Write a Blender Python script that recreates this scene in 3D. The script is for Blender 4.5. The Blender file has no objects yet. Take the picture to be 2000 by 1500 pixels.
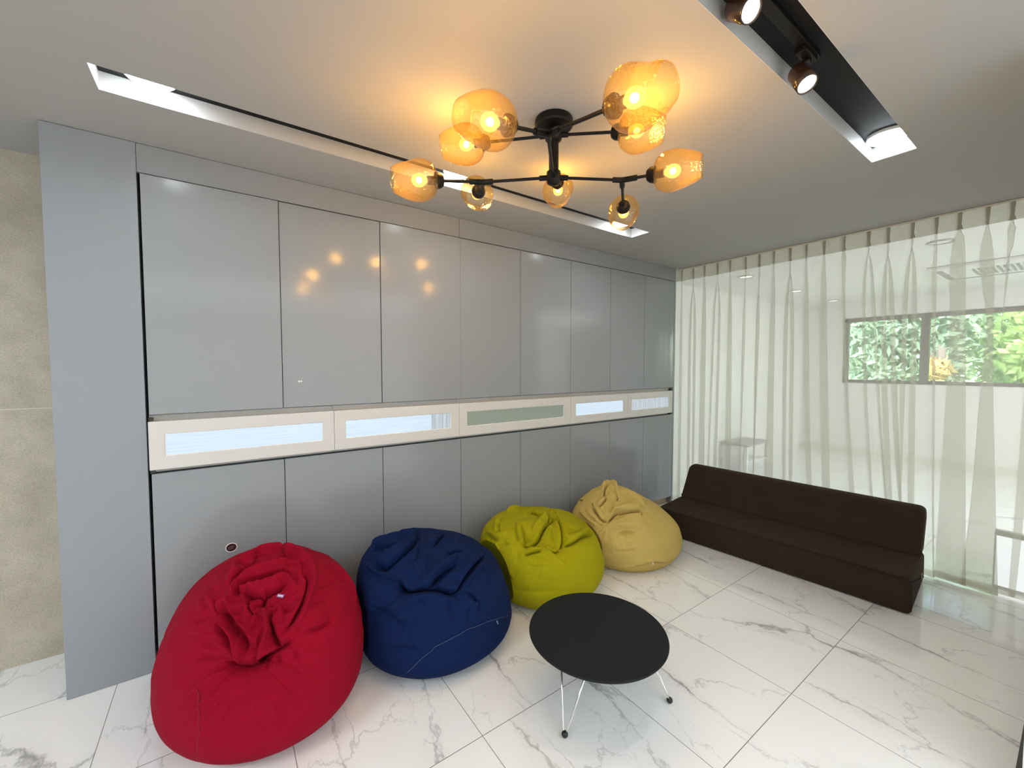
import bpy, bmesh, math, random
import numpy as np
from mathutils import Vector, Matrix
C = bpy.context.scene.collection
SC = bpy.context.scene
PI = math.pi
H = 2.404                                    # ceiling height

# ---------------------------------------------------------------- camera
cam_d = bpy.data.cameras.new('camera'); cam = bpy.data.objects.new('camera', cam_d); C.objects.link(cam)
_r = Vector((0.815894, -0.578201, -0.000391)); _u = Vector((0.025824, 0.035764, 0.999027)); _w = Vector((0.577624, 0.815110, -0.044111))
cam.matrix_world = Matrix(((_r.x, _u.x, -_w.x, 0), (_r.y, _u.y, -_w.y, -2.4636), (_r.z, _u.z, -_w.z, 1.42), (0, 0, 0, 1)))
cam_d.sensor_width = 36; cam_d.lens = 800.57 * 36 / 2000; cam_d.clip_start = .02; cam_d.clip_end = 200
SC.camera = cam
# ---------------------------------------------------------------- world, view, lights
SC.view_settings.view_transform = 'Standard'; SC.view_settings.look = 'None'
SC.view_settings.gamma = 1; SC.view_settings.use_curve_mapping = False
SC.view_settings.exposure = 0.0
SC.cycles.transparent_max_bounces = 32; SC.cycles.max_bounces = 10; SC.cycles.diffuse_bounces = 5; SC.cycles.glossy_bounces = 5
SC.cycles.sample_clamp_indirect = 6
W = bpy.data.worlds.new('world'); SC.world = W; W.use_nodes = True
nt = W.node_tree; sky = nt.nodes.new('ShaderNodeTexSky'); sky.sky_type = 'NISHITA'
sky.sun_elevation = math.radians(48); sky.sun_rotation = math.radians(-60); sky.sun_intensity = .25; sky.sun_disc = False
nt.links.new(sky.outputs[0], nt.nodes['Background'].inputs[0]); nt.nodes['Background'].inputs[1].default_value = 1.7

def lamp(name, kind, loc, power, color=(1, 1, 1), size=.1, sy=None, aim=None, parent=None, spot=None):
    d = bpy.data.lights.new(name, kind); d.energy = power; d.color = color
    if kind == 'AREA':
        d.size = size
        if sy: d.shape = 'RECTANGLE'; d.size_y = sy
    elif kind == 'SUN': d.angle = size
    else: d.shadow_soft_size = size
    if spot: d.spot_size = spot; d.spot_blend = .6
    o = bpy.data.objects.new(name, d); C.objects.link(o); o.location = loc
    if aim is not None: o.rotation_euler = Vector(aim).to_track_quat('-Z', 'Y').to_euler()
    if parent: o.parent = parent
    return o
COOL = (.90, .96, 1.0)
# added unseen fill lights for the rest of the room, behind and beside the camera
lamp('rear_fill_light', 'AREA', (.6, -4.3, 2.38), 104, (.85, .935, 1), 5.5, 2.4, aim=(0, 0, -1))
lamp('entry_fill_light', 'AREA', (-2.4, -1.6, 2.38), 52, (.90, .96, 1), 1.0, 1.0, aim=(0, 0, -1))
# unseen fill added before the rear wall to brighten the cabinet fronts
lamp('rear_low_fill_light', 'AREA', (1.0, -6.7, 1.2), 50, (.93, .97, 1), 7.0, 2.2, aim=(0, 1, 0))
# the neighbouring room: out-of-view fill lights added to brighten it
lamp('office_fill_light', 'AREA', (5.6, -3.9, 2.38), 66, (.97, 1, .98), 2.0, 1.4, aim=(0, 0, -1))
lamp('office_side_fill_light', 'AREA', (6.2, -5.6, 1.6), 50, (.97, 1, .98), 2.4, 1.6, aim=(0, 1, 0))
lamp('day_sun', 'SUN', (12, -6, 10), 12, (1, .96, .88), .02, aim=(.7, .45, -.9))

# ---------------------------------------------------------------- helpers
def newmat(name):
    m = bpy.data.materials.new(name); m.use_nodes = True
    return m, m.node_tree, m.node_tree.nodes['Principled BSDF']
def pmat(name, col, rough=.5, metal=0, spec=.5, bump=0, bscale=200, coat=0, sheen=0, emit=None, es=0, var=0):
    m, t, b = newmat(name)
    b.inputs['Base Color'].default_value = (*col, 1); b.inputs['Roughness'].default_value = rough
    b.inputs['Metallic'].default_value = metal; b.inputs['Specular IOR Level'].default_value = spec
    b.inputs['Coat Weight'].default_value = coat; b.inputs['Coat Roughness'].default_value = .05
    if sheen: b.inputs['Sheen Weight'].default_value = sheen; b.inputs['Sheen Roughness'].default_value = .5
    if emit: b.inputs['Emission Color'].default_value = (*emit, 1); b.inputs['Emission Strength'].default_value = es
    if bump or var:
        tc = t.nodes.new('ShaderNodeTexCoord'); n = t.nodes.new('ShaderNodeTexNoise')
        n.inputs['Scale'].default_value = bscale; n.inputs['Detail'].default_value = 4
        t.links.new(tc.outputs['Object'], n.inputs['Vector'])
        if bump:
            bp = t.nodes.new('ShaderNodeBump'); bp.inputs['Strength'].default_value = bump; bp.inputs['Distance'].default_value = .002
            t.links.new(n.outputs['Fac'], bp.inputs['Height']); t.links.new(bp.outputs['Normal'], b.inputs['Normal'])
        if var:
            n2 = t.nodes.new('ShaderNodeTexNoise'); n2.inputs['Scale'].default_value = 9; n2.inputs['Detail'].default_value = 3
            t.links.new(tc.outputs['Object'], n2.inputs['Vector'])
            mx = t.nodes.new('ShaderNodeMix'); mx.data_type = 'RGBA'
            mx.inputs[6].default_value = (*[c * (1 - var) for c in col], 1); mx.inputs[7].default_value = (*[min(1, c * (1 + var)) for c in col], 1)
            t.links.new(n2.outputs['Fac'], mx.inputs[0]); t.links.new(mx.outputs[2], b.inputs['Base Color'])
    return m
def tag(o, label=None, cat=None, group=None, kind=None):
    if label: o['label'] = label
    if cat: o['category'] = cat
    if group: o['group'] = group
    if kind: o['kind'] = kind
    return o
def empty(name, loc, label, cat, group=None, rz=0):
    o = bpy.data.objects.new(name, None); C.objects.link(o); o.location = loc; o.rotation_euler = (0, 0, rz)
    o.empty_display_size = .05
    return tag(o, label, cat, group)
def mesh_obj(name, bm, mat, parent=None, loc=None, smooth=False, bev=0, seg=2):
    me = bpy.data.meshes.new(name); bm.to_mesh(me); bm.free()
    o = bpy.data.objects.new(name, me); C.objects.link(o)
    if mat: me.materials.append(mat)
    if smooth:
        for p in me.polygons: p.use_smooth = True
    if bev:
        md = o.modifiers.new('bevel', 'BEVEL'); md.width = bev; md.segments = seg; md.limit_method = 'ANGLE'; md.angle_limit = .6
        for p in me.polygons: p.use_smooth = True
        wn = o.modifiers.new('wn', 'WEIGHTED_NORMAL'); wn.keep_sharp = True
    if parent: o.parent = parent
    if loc is not None: o.location = loc
    return o
def bx(bm, x0, x1, y0, y1, z0, z1):
    v = [bm.verts.new(p) for p in ((x0, y0, z0), (x1, y0, z0), (x1, y1, z0), (x0, y1, z0), (x0, y0, z1), (x1, y0, z1), (x1, y1, z1), (x0, y1, z1))]
    for f in ((3, 2, 1, 0), (4, 5, 6, 7), (0, 1, 5, 4), (1, 2, 6, 5), (2, 3, 7, 6), (3, 0, 4, 7)): bm.faces.new([v[i] for i in f])
def box(name, x0, x1, y0, y1, z0, z1, mat, parent=None, bev=0, org=None):
    o = org or (0, 0, 0)
    bm = bmesh.new(); bx(bm, x0 - o[0], x1 - o[0], y0 - o[1], y1 - o[1], z0 - o[2], z1 - o[2])
    return mesh_obj(name, bm, mat, parent, bev=bev)
def tube(bm, pts, r, n=10, caps=True):
    pts = [Vector(p) for p in pts]; rings = []
    up = None
    for i, p in enumerate(pts):
        t = (pts[min(i + 1, len(pts) - 1)] - pts[max(i - 1, 0)]).normalized()
        if up is None: up = Vector((0, 0, 1)) if abs(t.z) < .9 else Vector((1, 0, 0))
        a = t.cross(up).normalized(); b = a.cross(t).normalized(); up = b
        rr = r[i] if isinstance(r, (list, tuple)) else r
        rings.append([bm.verts.new(p + a * rr * math.cos(2 * PI * k / n) + b * rr * math.sin(2 * PI * k / n)) for k in range(n)])
    for A, B in zip(rings[:-1], rings[1:]):
        for k in range(n): bm.faces.new((A[k], A[(k + 1) % n], B[(k + 1) % n], B[k]))
    if caps: bm.faces.new(rings[0][::-1]); bm.faces.new(rings[-1])
def lathe(bm, prof, n=32, M=None, cap0=False, cap1=False, f=None):
    rings = []
    for r, z in prof:
        ring = []
        for k in range(n):
            a = 2 * PI * k / n; rr = r * (f(a, z) if f else 1)
            p = Vector((rr * math.cos(a), rr * math.sin(a), z))
            ring.append(bm.verts.new(M @ p if M else p))
        rings.append(ring)
    for A, B in zip(rings[:-1], rings[1:]):
        for k in range(n): bm.faces.new((A[k], A[(k + 1) % n], B[(k + 1) % n], B[k]))
    if cap0: bm.faces.new(rings[0][::-1])
    if cap1: bm.faces.new(rings[-1])
def axisM(loc, d):
    return Matrix.Translation(loc) @ Vector(d).to_track_quat('Z', 'Y').to_matrix().to_4x4()

# ---------------------------------------------------------------- setting materials
def floor_mat():
    m, t, b = newmat('marble_tiles'); N, Lk = t.nodes.new, t.links.new
    def mth(op, a, c=None, d=None):
        n = N('ShaderNodeMath'); n.operation = op
        for i, v in enumerate((a, c, d)):
            if v is None: continue
            if isinstance(v, (int, float)): n.inputs[i].default_value = v
            else: Lk(v, n.inputs[i])
        return n.outputs[0]
    g = N('ShaderNodeNewGeometry'); s = N('ShaderNodeSeparateXYZ'); Lk(g.outputs['Position'], s.inputs[0])
    TX, TY, SX, SY = 2.5786, -1.7637, .5988, .6007
    ux = mth('DIVIDE', mth('SUBTRACT', s.outputs[0], TX), SX); uy = mth('DIVIDE', mth('SUBTRACT', s.outputs[1], TY), SY)
    ix, iy = mth('FLOOR', ux), mth('FLOOR', uy); fx, fy = mth('FRACT', ux), mth('FRACT', uy)
    # distance to the joints
    dx = mth('MULTIPLY', mth('MINIMUM', fx, mth('SUBTRACT', 1, fx)), SX); dy = mth('MULTIPLY', mth('MINIMUM', fy, mth('SUBTRACT', 1, fy)), SY)
    gx = mth('LESS_THAN', dx, .0013); gy = mth('LESS_THAN', dy, .0015); grout = mth('MAXIMUM', gx, gy)
    # per-tile pattern: each slab is cut from one of a few prints
    var = mth('MODULO', mth('ADD', mth('ABSOLUTE', ix), mth('MULTIPLY', mth('ABSOLUTE', iy), 2)), 3)
    cv = N('ShaderNodeCombineXYZ'); Lk(mth('ADD', mth('MULTIPLY', fx, .6), mth('MULTIPLY', var, 1.7)), cv.inputs[0])
    Lk(mth('ADD', mth('MULTIPLY', fy, .6), mth('MULTIPLY', var, .9)), cv.inputs[1]); Lk(mth('MULTIPLY', var, 3.1), cv.inputs[2])
    def vein(scale, dist, wscale, thin, off):
        mp = N('ShaderNodeMapping'); Lk(cv.outputs[0], mp.inputs[0]); mp.inputs['Location'].default_value = (off, off * .7, 0); mp.inputs['Rotation'].default_value = (0, 0, off)
        mp.inputs['Scale'].default_value = (1, .55, 1)
        n1 = N('ShaderNodeTexNoise'); n1.inputs['Scale'].default_value = wscale; n1.inputs['Detail'].default_value = 6; n1.inputs['Roughness'].default_value = .62; Lk(mp.outputs[0], n1.inputs['Vector'])
        sb = N('ShaderNodeVectorMath'); sb.operation = 'SUBTRACT'; Lk(n1.outputs['Color'], sb.inputs[0]); sb.inputs[1].default_value = (.5, .5, .5)
        sc = N('ShaderNodeVectorMath'); sc.operation = 'SCALE'; Lk(sb.outputs[0], sc.inputs[0]); sc.inputs['Scale'].default_value = dist
        ad = N('ShaderNodeVectorMath'); ad.operation = 'ADD'; Lk(mp.outputs[0], ad.inputs[0]); Lk(sc.outputs[0], ad.inputs[1])
        v = N('ShaderNodeTexVoronoi'); v.feature = 'DISTANCE_TO_EDGE'; v.inputs['Scale'].default_value = scale; Lk(ad.outputs[0], v.inputs['Vector'])
        n2 = N('ShaderNodeTexNoise'); n2.inputs['Scale'].default_value = 4.5; n2.inputs['Detail'].default_value = 3; Lk(mp.outputs[0], n2.inputs['Vector'])
        mr = N('ShaderNodeMapRange'); mr.inputs[1].default_value = .38; mr.inputs[2].default_value = .68; Lk(n2.outputs['Fac'], mr.inputs[0])
        w = mth('MULTIPLY', mth('MULTIPLY_ADD', mr.outputs[0], 1.6, .25), thin)
        line = mth('MAXIMUM', mth('SUBTRACT', 1, mth('DIVIDE', v.outputs['Distance'], w)), 0)
        return mth('MULTIPLY', line, mth('MULTIPLY_ADD', mr.outputs[0], .75, .25)), n2
    v1, _ = vein(1.7, .30, 3.0, .0135, 0); v2, _ = vein(2.7, .24, 4.5, .008, 2.3)
    v3, nz = vein(1.7, .30, 3.0, .07, 0)
    amt = mth('MINIMUM', mth('ADD', mth('ADD', mth('MULTIPLY', v1, .95), mth('MULTIPLY', v2, .5)), mth('MULTIPLY', v3, .14)), 1)
    c1 = N('ShaderNodeMix'); c1.data_type = 'RGBA'; c1.inputs[6].default_value = (.90, .905, .90, 1); c1.inputs[7].default_value = (.36, .365, .365, 1); Lk(amt, c1.inputs[0])
    c2 = N('ShaderNodeMix'); c2.data_type = 'RGBA'; c2.inputs[7].default_value = (.20, .20, .195, 1); Lk(c1.outputs[2], c2.inputs[6]); Lk(grout, c2.inputs[0])
    Lk(c2.outputs[2], b.inputs['Base Color'])
    b.inputs['Specular IOR Level'].default_value = .55
    Lk(mth('MULTIPLY_ADD', grout, .6, .07), b.inputs['Roughness'])
    return m
def stone_mat():
    m, t, b = newmat('beige_stone'); N, Lk = t.nodes.new, t.links.new
    g = N('ShaderNodeNewGeometry')
    n = N('ShaderNodeTexNoise'); n.inputs['Scale'].default_value = 5; n.inputs['Detail'].default_value = 8; n.inputs['Roughness'].default_value = .7; Lk(g.outputs['Position'], n.inputs['Vector'])
    n2 = N('ShaderNodeTexNoise'); n2.inputs['Scale'].default_value = 160; n2.inputs['Detail'].default_value = 3; Lk(g.outputs['Position'], n2.inputs['Vector'])
    r = N('ShaderNodeValToRGB'); r.color_ramp.elements[0].position = .3; r.color_ramp.elements[0].color = (.37, .325, .25, 1); r.color_ramp.elements[1].position = .75; r.color_ramp.elements[1].color = (.56, .50, .40, 1)
    Lk(n.outputs['Fac'], r.inputs[0])
    mx = N('ShaderNodeMix'); mx.data_type = 'RGBA'; mx.blend_type = 'OVERLAY'; mx.inputs[0].default_value = .35; Lk(r.outputs[0], mx.inputs[6]); Lk(n2.outputs['Fac'], mx.inputs[7])
    s = N('ShaderNodeSeparateXYZ'); Lk(g.outputs['Position'], s.inputs[0])
    a = N('ShaderNodeMath'); a.operation = 'COMPARE'; a.inputs[1].default_value = 1.219; a.inputs[2].default_value = .002; Lk(s.outputs[2], a.inputs[0])
    m2 = N('ShaderNodeMix'); m2.data_type = 'RGBA'; m2.inputs[7].default_value = (.62, .57, .48, 1); Lk(mx.outputs[2], m2.inputs[6]); Lk(a.outputs[0], m2.inputs[0])
    Lk(m2.outputs[2], b.inputs['Base Color']); b.inputs['Roughness'].default_value = .45
    return m
M_floor = floor_mat(); M_stone = stone_mat()
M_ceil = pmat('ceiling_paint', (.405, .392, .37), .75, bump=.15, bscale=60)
M_white = pmat('white_wall_paint', (.82, .82, .80), .7, bump=.1, bscale=80)
M_black = pmat('black_slot_paint', (.008, .008, .009), .6, spec=.2)
M_slot = pmat('white_slot_side', (.52, .52, .515), .6)

# ---------------------------------------------------------------- the setting
def st(o): o['kind'] = 'structure'; return o
st(box('floor', -4, 8.3, -7, .6, -.1, 0, M_floor))
SL = [(-.33, 2.60, -.545, -.386), (-.33, 2.595, -1.972, -1.815)]     # the two ceiling slots
bm = bmesh.new(); ys = [-7, SL[1][2], SL[1][3], SL[0][2], SL[0][3], .6]
eb = .0015; ys = [ys[0], ys[1] - eb, ys[2] + eb, ys[3] - eb, ys[4] + eb, ys[5]]
XE = 3.90
bx(bm, -4, XE, ys[0], ys[1], H, H + .06); bx(bm, -4, XE, ys[2], ys[3], H, H + .06); bx(bm, -4, XE, ys[4], ys[5], H, H + .06)
for a, b_, c, d in SL: bx(bm, -4, a - eb, c - eb, d + eb, H, H + .06); bx(bm, b_ + eb, XE, c - eb, d + eb, H, H + .06)
bx(bm, -4, XE, -7, .6, H + .12, H + .16)
st(mesh_obj('ceiling', bm, M_ceil))
st(box('ceiling_office', XE, 8.3, -7, .6, H, H + .16, M_white))
for i, (a, b_, c, d) in enumerate(SL):
    bm = bmesh.new(); e = .0015; z1 = H + .07                      # reveal of the slot: white sides
    bx(bm, a - e, b_ + e, d, d + e, H, z1); bx(bm, a - e, b_ + e, c - e, c, H, z1)
    bx(bm, a - e, a, c, d, H, z1); bx(bm, b_, b_ + e, c, d, H, z1)
    st(mesh_obj('trim_%d' % (2 * i + 1), bm, M_slot))
    st(box('trim_%d' % (2 * i + 2), a, b_, c, d, z1 - .004, z1 + .01, M_black))
st(box('wall_back', -4, 3.79, .425, .6, 0, H, M_stone))
st(box('wall_far_left', 3.80, 8.2, .425, .6, 0, H, M_white))
st(box('wall_left', -4.1, -4, -7, .6, 0, H, M_white))
st(box('wall_rear', -4, 8.3, -7.1, -7, 0, H, M_white))
st(box('wall_right', 2.05, 3.95, -2.60, -2.383, 0, H, M_white))
st(box('baseboard_right', 2.04, 3.95, -2.383, -2.367, 0, .09, pmat('dark_baseboard', (.03, .03, .026), .4)))
# far wall of the neighbouring room with its window opening
WX, wz0, wz1 = 8.2, 1.15, 2.17
bm = bmesh.new(); bx(bm, WX, WX + .1, -7, .6, 0, wz0); bx(bm, WX, WX + .1, -7, .6, wz1, H); bx(bm, WX, WX + .1, -.15, .6, wz0, wz1); bx(bm, WX, WX + .1, -7, -3.2, wz0, wz1)
st(mesh_obj('wall_far', bm, M_white))
st(box('baseboard_far', WX - .015, WX, -7, .42, 0, .11, pmat('cream_baseboard', (.75, .74, .66), .5)))
M_frame = pmat('grey_brown_window_frame', (.16, .145, .135), .4)
bm = bmesh.new()
bx(bm, WX - .01, WX + .09, -3.2, -.15, wz0, wz0 + .05); bx(bm, WX - .01, WX + .09, -3.2, -.15, wz1 - .06, wz1)
bx(bm, WX - .01, WX + .09, -.2, -.15, wz0, wz1); bx(bm, WX - .01, WX + .09, -3.2, -3.15, wz0, wz1)
for y in (-1.08, -2.12): bx(bm, WX - .012, WX + .088, y - .045, y + .045, wz0 + .05, wz1 - .06)
w1 = st(mesh_obj('window_1', bm, M_frame, bev=.004))
mg, t, b = newmat('window_glass'); t.nodes.remove(b)
tr = t.nodes.new('ShaderNodeBsdfTransparent'); tr.inputs[0].default_value = (.93, .97, .94, 1)
gl = t.nodes.new('ShaderNodeBsdfGlossy'); gl.inputs['Roughness'].default_value = .02
fr = t.nodes.new('ShaderNodeFresnel'); mx = t.nodes.new('ShaderNodeMixShader')
t.links.new(fr.outputs[0], mx.inputs[0]); t.links.new(tr.outputs[0], mx.inputs[1]); t.links.new(gl.outputs[0], mx.inputs[2]); t.links.new(mx.outputs[0], t.nodes['Material Output'].inputs[0])
for ya, yb in ((-1.035, -.2), (-2.075, -1.125), (-3.15, -2.165)):
    box('glass_pane', WX + .04, WX + .046, ya, yb, wz0 + .05, wz1 - .06, mg, w1)

# ---------------------------------------------------------------- cabinet wall
M_door = pmat('glossy_grey_lacquer', (.290, .312, .332), .15, spec=.4, bump=.035, bscale=70)
M_panel = pmat('satin_grey_laminate', (.285, .308, .332), .30, spec=.45, bump=.12, bscale=420)
M_filler = pmat('satin_grey_filler', (.275, .292, .31), .35, bump=.1, bscale=420)
M_carc = pmat('dark_cabinet_carcass', (.03, .028, .025), .6)
M_wfr = pmat('cream_white_lacquer', (.67, .655, .63), .38, bump=.05, bscale=30)
M_lip = pmat('bright_white_edge', (.88, .88, .87), .3)
M_wood = pmat('pale_oak_laminate', (.42, .31, .19), .5, bump=.2, bscale=40, var=.15)
XS = [-.274, .262, .786, 1.318, 1.823, 2.335, 2.813, 3.288, 3.759]
tag(box('end_panel', -.572, -.284, 0, .42, 0.002, H - .002, M_panel, bev=.0015), 'tall satin grey end panel of the cabinet wall beside the beige stone wall', 'panel')
tag(box('filler_panel', -.283, 1.317, .003, .024, 2.277, H - .002, M_filler, bev=.001), 'grey filler strip under the ceiling above the first three tall doors', 'panel')
tag(box('filler_panel', 1.319, 3.789, .003, .024, 2.277, H - .002, M_filler, bev=.001), 'grey filler strip under the ceiling above the five upper doors nearest the curtain', 'panel')
tag(box('closing_panel', 3.763, 3.789, .001, .42, .002, 2.275, M_filler, bev=.001), 'narrow grey side panel closing the cabinet wall at the curtain', 'panel')
tag(box('toe_kick', -.281, 3.760, .045, .060, .002, .068, M_wood), 'pale wooden plinth strip under the lower cabinets', 'plinth')
ORD = ['first', 'second', 'third', 'fourth', 'fifth', 'sixth', 'seventh', 'eighth']
for i in range(8):
    a, b_ = XS[i], XS[i + 1]; cx = (a + b_) / 2; proud = -.006 if i in (0, 2) else 0
    up = ['white lamp glare at its top', 'with amber lamp glints high on its door', 'right-hand amber glints on its door', 'just right of the seam in the filler strip', 'above the unlit grey-green pane', 'above the small blue-lit pane', 'next to last before the curtain', 'touching the curtain'][i]
    R = empty('upper_cabinet', (cx, 0, 1.197), '%s upper grey cabinet from the left, %s' % (ORD[i], up), 'cabinet', 'upper grey cabinets')
    box('carcass', a + .001, b_ - .001, .024, .42, 1.197, 2.275, M_carc, R, org=(cx, 0, 1.197))
    box('door', a + .0016, b_ - .0016, proud, proud + .02, 1.199, 2.271, M_door, R, bev=.0012, org=(cx, 0, 1.197))
    lo = ['bearing a dark round sticker', 'between red and blue bean bags', 'behind the blue bean bag', 'behind the blue and green bean bags', 'behind the green bean bag', 'behind the yellow bean bag\'s left side', 'right behind the yellow bean bag top', 'at the curtain above the pale plinth'][i]
    R = empty('lower_cabinet', (cx, 0, .07), '%s lower grey cabinet from the left, %s' % (ORD[i], lo), 'cabinet', 'lower grey cabinets')
    box('carcass', a + .001, b_ - .001, .024, .42, .07, .927, M_carc, R, org=(cx, 0, .07))
    box('door', a + .0016, b_ - .0016, 0, .02, .074, .925, M_door, R, bev=.0012, org=(cx, 0, .07))
# white glass-fronted row
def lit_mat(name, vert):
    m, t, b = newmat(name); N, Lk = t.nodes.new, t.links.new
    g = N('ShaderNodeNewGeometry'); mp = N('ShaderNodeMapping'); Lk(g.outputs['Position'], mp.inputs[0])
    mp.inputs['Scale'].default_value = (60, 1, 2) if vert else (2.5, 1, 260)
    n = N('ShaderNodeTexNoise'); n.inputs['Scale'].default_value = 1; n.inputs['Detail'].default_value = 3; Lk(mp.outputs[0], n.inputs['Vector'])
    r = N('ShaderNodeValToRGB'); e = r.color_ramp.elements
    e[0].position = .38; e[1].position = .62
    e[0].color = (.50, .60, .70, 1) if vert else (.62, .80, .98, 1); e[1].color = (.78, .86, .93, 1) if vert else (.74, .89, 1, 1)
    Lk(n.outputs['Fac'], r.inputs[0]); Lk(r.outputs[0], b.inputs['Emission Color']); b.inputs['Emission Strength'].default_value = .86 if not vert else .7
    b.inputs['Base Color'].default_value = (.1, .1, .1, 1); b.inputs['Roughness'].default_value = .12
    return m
M_lit = lit_mat('backlit_streaked_glass', False); M_litv = lit_mat('curtain_reflection_glass', True)  # upright stripes paint the curtain's reflection into the glowing pane
M_frost = pmat('frosted_grey_green_glass', (.33, .40, .355), .22, spec=.6, bump=.05, bscale=12)
BX = [-.277, .509, 1.297, 2.321, 3.037, 3.728]
PN = [(-.221, .450), (.569, 1.240), (1.356, 2.248), (2.379, 2.975), (3.090, 3.673)]
BL = ['widest blue-lit pane at the left end of the row', 'blue-lit pane striped at its right end', 'dull grey-green unlit pane in mid row', 'short evenly blue-lit pane', 'small striped pane at the curtain end of the row']
for i in range(5):
    a, b_ = BX[i] + .001, BX[i + 1] - .001; cx = (a + b_) / 2; o = (cx, 0, .929)
    R = empty('display_cabinet', o, 'white framed display cabinet with %s' % BL[i], 'display cabinet', 'white framed display cabinets')
    box('body', a, min(b_, 3.757), .022, .42, .930, 1.195, pmat('grey_cream_body', (.50, .48, .45), .5), R, org=o)
    p0, p1 = PN[i]; z0, z1 = 1.006, 1.110
    bm = bmesh.new()
    X = [a, p0, p1, b_]; Z = [.947, z0, z1, 1.168]
    for yy, flip in ((-.02, False), (-.001, True)):
        V = [[bm.verts.new((x - cx, yy, z - .929)) for z in Z] for x in X]
        if not flip: F_ = V
        else: B_ = V
        for ii in range(3):
            for jj in range(3):
                if ii == 1 and jj == 1: continue
                q = (V[ii][jj], V[ii + 1][jj], V[ii + 1][jj + 1], V[ii][jj + 1]); bm.faces.new(q if not flip else q[::-1])
    ring = lambda V, c: [V[c[0]][c[1]], V[c[2]][c[1]], V[c[2]][c[3]], V[c[0]][c[3]]]
    for c, s_ in (((0, 0, 3, 3), 1), ((1, 1, 2, 2), -1)):
        A_, D_ = ring(F_, c), ring(B_, c)
        for k in range(4):
            q = (A_[k], D_[k], D_[(k + 1) % 4], A_[(k + 1) % 4]); bm.faces.new(q if s_ > 0 else q[::-1])
    bmesh.ops.dissolve_limit(bm, angle_limit=.01, verts=bm.verts, edges=bm.edges)
    mesh_obj('door_frame', bm, M_wfr, R, bev=.0016)
    y0 = -.011; e = .0035
    bm = bmesh.new()
    for q in ((p0, p1, z0, z0 + e), (p0, p1, z1 - e, z1), (p0, p0 + e, z0 + e, z1 - e), (p1 - e, p1, z0 + e, z1 - e)):
        bx(bm, q[0] - cx, q[1] - cx, y0 - .004, y0 + .006, q[2] - .929, q[3] - .929)
    mesh_obj('glazing_bead', bm, M_lip, R)
    if i == 1:
        box('glass_pane', p0 + e, 1.10, y0, y0 + .004, z0 + e, z1 - e, M_lit, R, org=o)
        tag(box('glass_pane', 1.1005, p1 - e, y0, y0 + .004, z0 + e, z1 - e, M_litv, R, org=o), 'striped end of the pane')
    else:
        box('glass_pane', p0 + e, p1 - e, y0, y0 + .004, z0 + e, z1 - e, (M_lit, None, M_frost, M_lit, M_litv)[i], R, org=o)
    for xx in ([BX[0]] if i == 0 else [3.728 - .016] if i == 4 else []):
        for zz in (1.170, .929): box('bracket', xx + .001, xx + .017, -.004, .021, zz, zz + .014, M_carc, R, org=o)
# sticker on the first lower door
R = empty('round_sticker', (.018, -.001, .510), 'small dark oval sticker with white rim on the lower door above the red bean bag', 'sticker')
def disc(name, r, y0, y1, mat, sx=1, par=R, cx=0, cz=0):
    bm = bmesh.new(); lathe(bm, [(r, 0), (r, y1 - y0)], 32, Matrix.Translation((cx, y1, cz)) @ Matrix.Rotation(PI / 2, 4, 'X') @ Matrix.Diagonal((sx, 1, 1, 1)), True, True)
    bmesh.ops.recalc_face_normals(bm, faces=bm.faces); return mesh_obj(name, bm, mat, par)
disc('rim', .0235, -.0008, .0006, M_lip, 1.08)
disc('dark_center', .0195, -.0016, -.0009, pmat('sticker_brown', (.045, .018, .018), .25), 1.1)
bm = bmesh.new()
tube(bm, [(-.013, -.0018, -.002), (-.006, -.0018, .003), (0, -.0018, .0055), (.006, -.0018, .003), (.012, -.0018, .006)], .0011, 6); tube(bm, [(-.009, -.0018, -.008), (-.001, -.0018, -.004), (.008, -.0018, -.003)], .001, 6)
mesh_obj('emblem', bm, pmat('sticker_print', (.32, .24, .24), .4), R)
bm = bmesh.new(); bx(bm, -.009, -.002, -.0008, 0, -.004, .004); bx(bm, .002, .009, -.0008, 0, -.004, .004)
tag(mesh_obj('door_sticker', bm, M_lip, loc=(.345, -.0002, 1.337)), 'tiny white twin sticker low on the second upper cabinet door', 'sticker')

# ---------------------------------------------------------------- slot lamps, track and spotlights
def emis(name, col, s):
    m, t, b = newmat(name); b.inputs['Base Color'].default_value = (.8, .8, .8, 1)
    b.inputs['Emission Color'].default_value = (*col, 1); b.inputs['Emission Strength'].default_value = s
    return m
M_led = emis('cool_white_lamp_face', (.88, .95, 1), 52); M_spotf = emis('spot_lamp_face', (1, .97, .93), 22)
M_ring = pmat('lamp_ring_white', (.8, .8, .8), .3)
LL = [(-.185, -.4655, 'round slot downlight at the left end of the long slot near the cabinets'), (1.06, -.4655, 'round slot downlight hidden midway along the slot near the cabinets'), (2.40, -.4655, 'round slot downlight at the curtain end of the slot near the cabinets'), (2.50, -1.8935, 'round glowing slot downlight at the far end of the spotlight slot')]
for x, y, lb in LL:
    R = empty('slot_downlight', (x, y, H + .066), lb, 'ceiling light', 'round downlights in the ceiling slots')
    bm = bmesh.new(); lathe(bm, [(.0765, 0), (.0765, -.012), (.071, -.014)], 40, None, True, True); bmesh.ops.recalc_face_normals(bm, faces=bm.faces); mesh_obj('housing', bm, M_ring, R)
    bm = bmesh.new(); lathe(bm, [(.070, -.0145), (.066, -.020), (.045, -.024), (.02, -.0255), (.002, -.026)], 40, None, True, True); bmesh.ops.recalc_face_normals(bm, faces=bm.faces); mesh_obj('diffuser', bm, M_led, R, smooth=True)
M_blk = pmat('satin_black_metal', (.008, .0075, .0075), .38, spec=.25)
M_brz = pmat('black_bronze_body', (.035, .018, .010), .22, spec=.6)
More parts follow.
